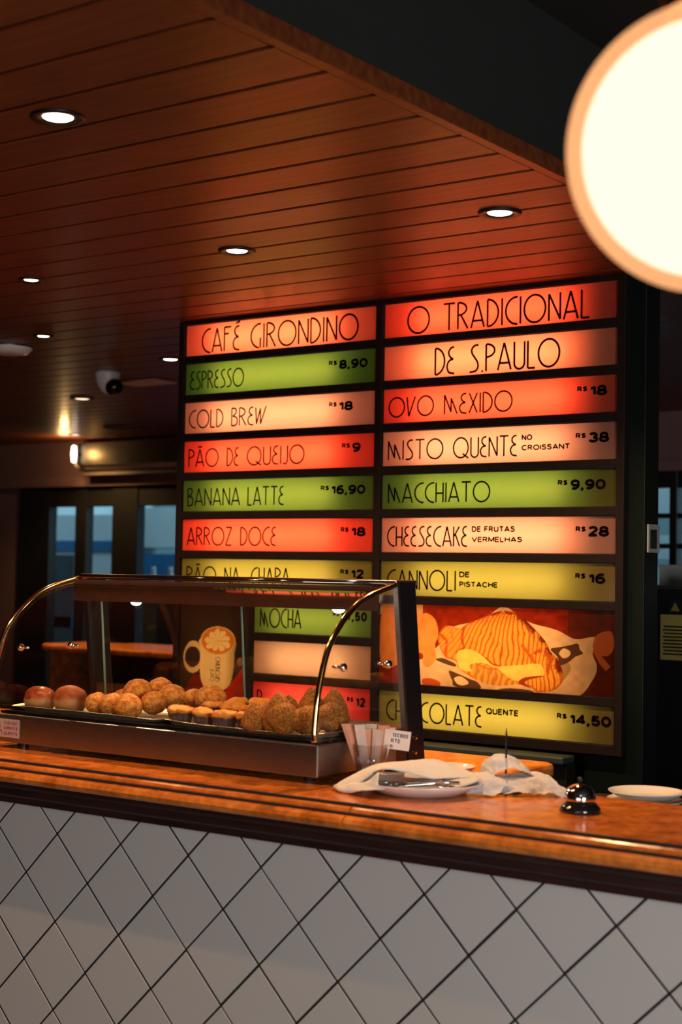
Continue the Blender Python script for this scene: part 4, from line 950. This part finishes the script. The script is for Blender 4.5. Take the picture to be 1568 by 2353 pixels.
downlight(-4.90, 4.56, .045, 'small downlight above the white ceiling disc', 25)
downlight(-4.90, 5.385, .060, 'greenish white downlight just left of the menu board', 25, lens=9)
downlight(-6.53, 6.40, .075, 'dim downlight left of the security camera', 150, lens=2)
downlight(-8.35, 8.12, .055, 'small warm downlight above the air curtain end', 45, lens=5, col=(1, .55, .18))
# globe pendant: glowing inner diffuser in a thin warm opal shell
OPAL = bpy.data.materials.new('opal_shell'); OPAL.use_nodes = True; nt = OPAL.node_tree; nt.nodes.clear()
_a = nt.nodes.new('ShaderNodeBsdfTransparent'); _b = nt.nodes.new('ShaderNodeBsdfTranslucent'); _b.inputs[0].default_value = (1, .50, .23, 1)
_c = nt.nodes.new('ShaderNodeMixShader'); _c.inputs[0].default_value = .6; _o = nt.nodes.new('ShaderNodeOutputMaterial')
nt.links.new(_a.outputs[0], _c.inputs[1]); nt.links.new(_b.outputs[0], _c.inputs[2]); nt.links.new(_c.outputs[0], _o.inputs[0])
gl = thing('globe_pendant', 'large white glass globe lamp hanging close at the upper right', 'pendant lamp', (-.603, 1.492, 1.999))
bm = bmesh.new(); bmesh.ops.create_uvsphere(bm, u_segments=64, v_segments=40, radius=.150); part('globe', bm, OPAL, gl, smooth=True)
bm = bmesh.new(); bmesh.ops.create_uvsphere(bm, u_segments=48, v_segments=32, radius=.1335); part('inner_diffuser', bm, emis('opal_globe', (1, .90, .80), 2.1), gl, smooth=True)
bm = bmesh.new(); lathe(bm, [(0, .146), (.05, .144), (.055, .160), (.02, .175), (.02, .19), (0, .19)], 24); part('cap', bm, BRASSY, gl)
bm = bmesh.new(); tube(bm, [(0, 0, .185), (0, 0, .95)], .006, 8); part('stem', bm, BRASSY, gl)
# ceiling disc, security camera, hatch, vent
d = thing('ceiling_disc', 'round white ceiling disc at the left picture edge', 'detector', (-5.29, 4.71, CZ))
bm = bmesh.new(); lathe(bm, [(0, -.040), (.05, -.039), (.09, -.030), (.108, -.012), (.110, 0), (0, 0)], 40); recalc(bm); part('cover', bm, WHITEPL, d, smooth=True)
bm = bmesh.new(); lathe(bm, [(0, 0), (.113, 0), (.113, .0), (.112, -.006), (0, -.006)], 40); part('base_ring', bm, BLACK, d)
c = thing('security_camera', 'white dome security camera with black eye under the wood ceiling', 'camera', (-5.52, 5.59, CZ), PHI)
bm = bmesh.new(); lathe(bm, [(0, 0), (.066, 0), (.067, -.012), (.060, -.050), (.048, -.080), (.028, -.105), (.0, -.115)], 36); recalc(bm); part('housing', bm, WHITEPL, c, smooth=True)
bm = bmesh.new(); bmesh.ops.create_uvsphere(bm, u_segments=32, v_segments=20, radius=.046); bmesh.ops.translate(bm, verts=bm.verts, vec=(.040, -.035, -.082)); part('eye', bm, mat('eye_black', (.004, .004, .004), rough=.15), c, smooth=True)
h = thing('ceiling_plate', 'flat pale square plate on the ceiling right of the security camera', 'ceiling plate', (-5.585, 5.945, CZ-.004))
part('plate', bx(-.15, .15, -.085, .085, -.012, 0), WHITEPL, h, bevel=.003)
v = thing('ceiling_vent', 'small grey grille strip on the ceiling before the air curtain', 'vent', (-7.47, 7.78, CZ-.002))
part('frame', bx(-.20, .20, -.05, .05, -.015, 0), mat('grey_metal', (.22, .20, .19), rough=.5), v)
for i in range(4): part('slat', bx(-.18, .18, -.04+.022*i, -.032+.022*i, -.018, -.015), BLACKMETAL, v)
# air curtain on the back wall
ac = thing('air_curtain', 'long rounded air curtain unit with perforated grille on the back wall', 'air curtain', (-8.0, 8.6, 2.42))
bm = bmesh.new(); P = [(-.001, .125), (-.10, .122), (-.16, .10), (-.195, .05), (-.20, -.02), (-.185, -.08), (-.14, -.115), (-.001, -.13)]
prism_x(bm, P, -.665, 1.0); recalc(bm); part('body', bm, mat('cream_casing', (.55, .48, .38), rough=.28, var=.05), ac, bevel=.02)
bm = bmesh.new()
for i in range(9):
    z = .085-.019*i; box(bm, -.60, .96, -.207, -.198, z-.003, z+.003)
for i in range(60):
    x = -.60+.026*i; box(bm, x-.003, x+.003, -.206, -.198, -.07, .09)
part('grille_plate', bx(-.60, .96, -.2025, -.198, -.075, .095), mat('grille_dark', (.012, .010, .009), rough=.4), ac)
o = part('grille', bm, mat('grille_metal', (.12, .09, .06), rough=.3, metal=.7), ac); o['kind'] = 'stuff'
part('outlet', bx(-.60, 1.0, -.15, -.02, -.152, -.128), mat('outlet_brown', (.10, .07, .06), rough=.5), ac)
wl = thing('added_glow_lamp', 'small glowing lamp added to light the left end of the air curtain', 'added lamp', (-8.585, 8.40, 2.43))  # made-up lamp, added to brighten the end of the air curtain
bm = bmesh.new(); lathe(bm, [(0, -.07), (.018, -.06), (.024, 0), (.018, .06), (0, .07)], 20, (0, -.06, 0)); part('bulb', bm, emis('added_lamp_bulb', (1, .80, .62), 5), wl, smooth=True)
part('bracket', bx(-.012, .012, -.03, .18, -.012, .012), BLACK, wl)
l = light('added_lamp_glow', 'POINT', (0, 0, 0), 5, (1, .58, .20), shadow_soft_size=.03); l.parent = wl; l.location = (.0, -.17, .01)
# ================================================================== BACKGROUND FURNITURE
mc = thing('rear_marble_counter', 'second marble topped counter seen through the left of the case', 'counter', (-6.2, 6.65, 0))
part('top', bx(-.46, 1.9, -.22, .40, 1.03, 1.07), MARBLE, mc, bevel=.012)
part('front_panel', bx(-.35, 1.8, -.10, .3, 0, 1.03), BLACK, mc)
mp_ = thing('marble_pillar', 'short marble clad pillar with overhanging top seen through the left end glass', 'pillar', (-6.78, 6.72, 0))
part('shaft', bx(-.16, .10, -.14, .20, 0, 1.025), MARBLE, mp_)
part('cap', bx(-.20, .14, -.18, .24, 1.025, 1.07), MARBLE, mp_, bevel=.015)
fr = thing('tall_refrigerator', 'black cabinet with warning notices right of the menu board', 'refrigerator', (-1.9, 5.9, 0))
part('body', bx(-.75, .55, -.30, .35, 0, 1.50), BLACKMETAL, fr, bevel=.004)
part('top_edge', bx(-.76, .56, -.31, .35, 1.50, 1.514), STEEL, fr)
nt_ = part('notice', bx(-.555, -.30, -.304, -.301, 1.222, 1.400), mat('yellow_notice', (.30, .23, .06), rough=.6), fr, label='yellow notice with dark lines of print')
for i, (xa, xb) in enumerate([(-.54, -.31), (-.545, -.32), (-.54, -.33), (-.545, -.31), (-.54, -.36), (-.545, -.31), (-.545, -.42), (-.54, -.31), (-.545, -.34)]):
    part('print_line', bx(xa, xb, -.3052, -.304, 1.350-.0135*i, 1.356-.0135*i), INK, nt_)
wn = part('warning_sign', bx(-.52, -.32, -.304, -.301, 1.408, 1.458), BLACK, fr, label='black sign with yellow warning triangle')
bm = bmesh.new(); A = [bm.verts.new(p) for p in ((-.513, -.3052, 1.415), (-.475, -.3052, 1.415), (-.494, -.3052, 1.450))]; bm.faces.new(A)
part('triangle', bm, mat('yellow_print', (.22, .16, .02), rough=.6), wn)
gr = thing('pepper_grinder', 'dark grinder lying on the pale ledge right of the board', 'grinder', (-2.38, 5.72, 1.539))
bm = bmesh.new(); lathe(bm, [(0, 0), (.022, .001), (.024, .012), (.014, .022), (.013, .045), (.016, .06), (.015, .15), (.019, .17), (0, .175)], 24)
bmesh.ops.rotate(bm, verts=bm.verts, cent=(0, 0, 0), matrix=Matrix.Rotation(math.pi/2, 3, 'Y')); part('body', bm, BLACK, gr, smooth=True)
tag(link('steel_box', bx(-2.62, -1.5, 5.95, 6.2, 1.5145, 1.60), mat('pale_box', (.30, .30, .30), rough=.5), bevel=.004), 'pale grey box behind the grinder on the cabinet top', 'box')
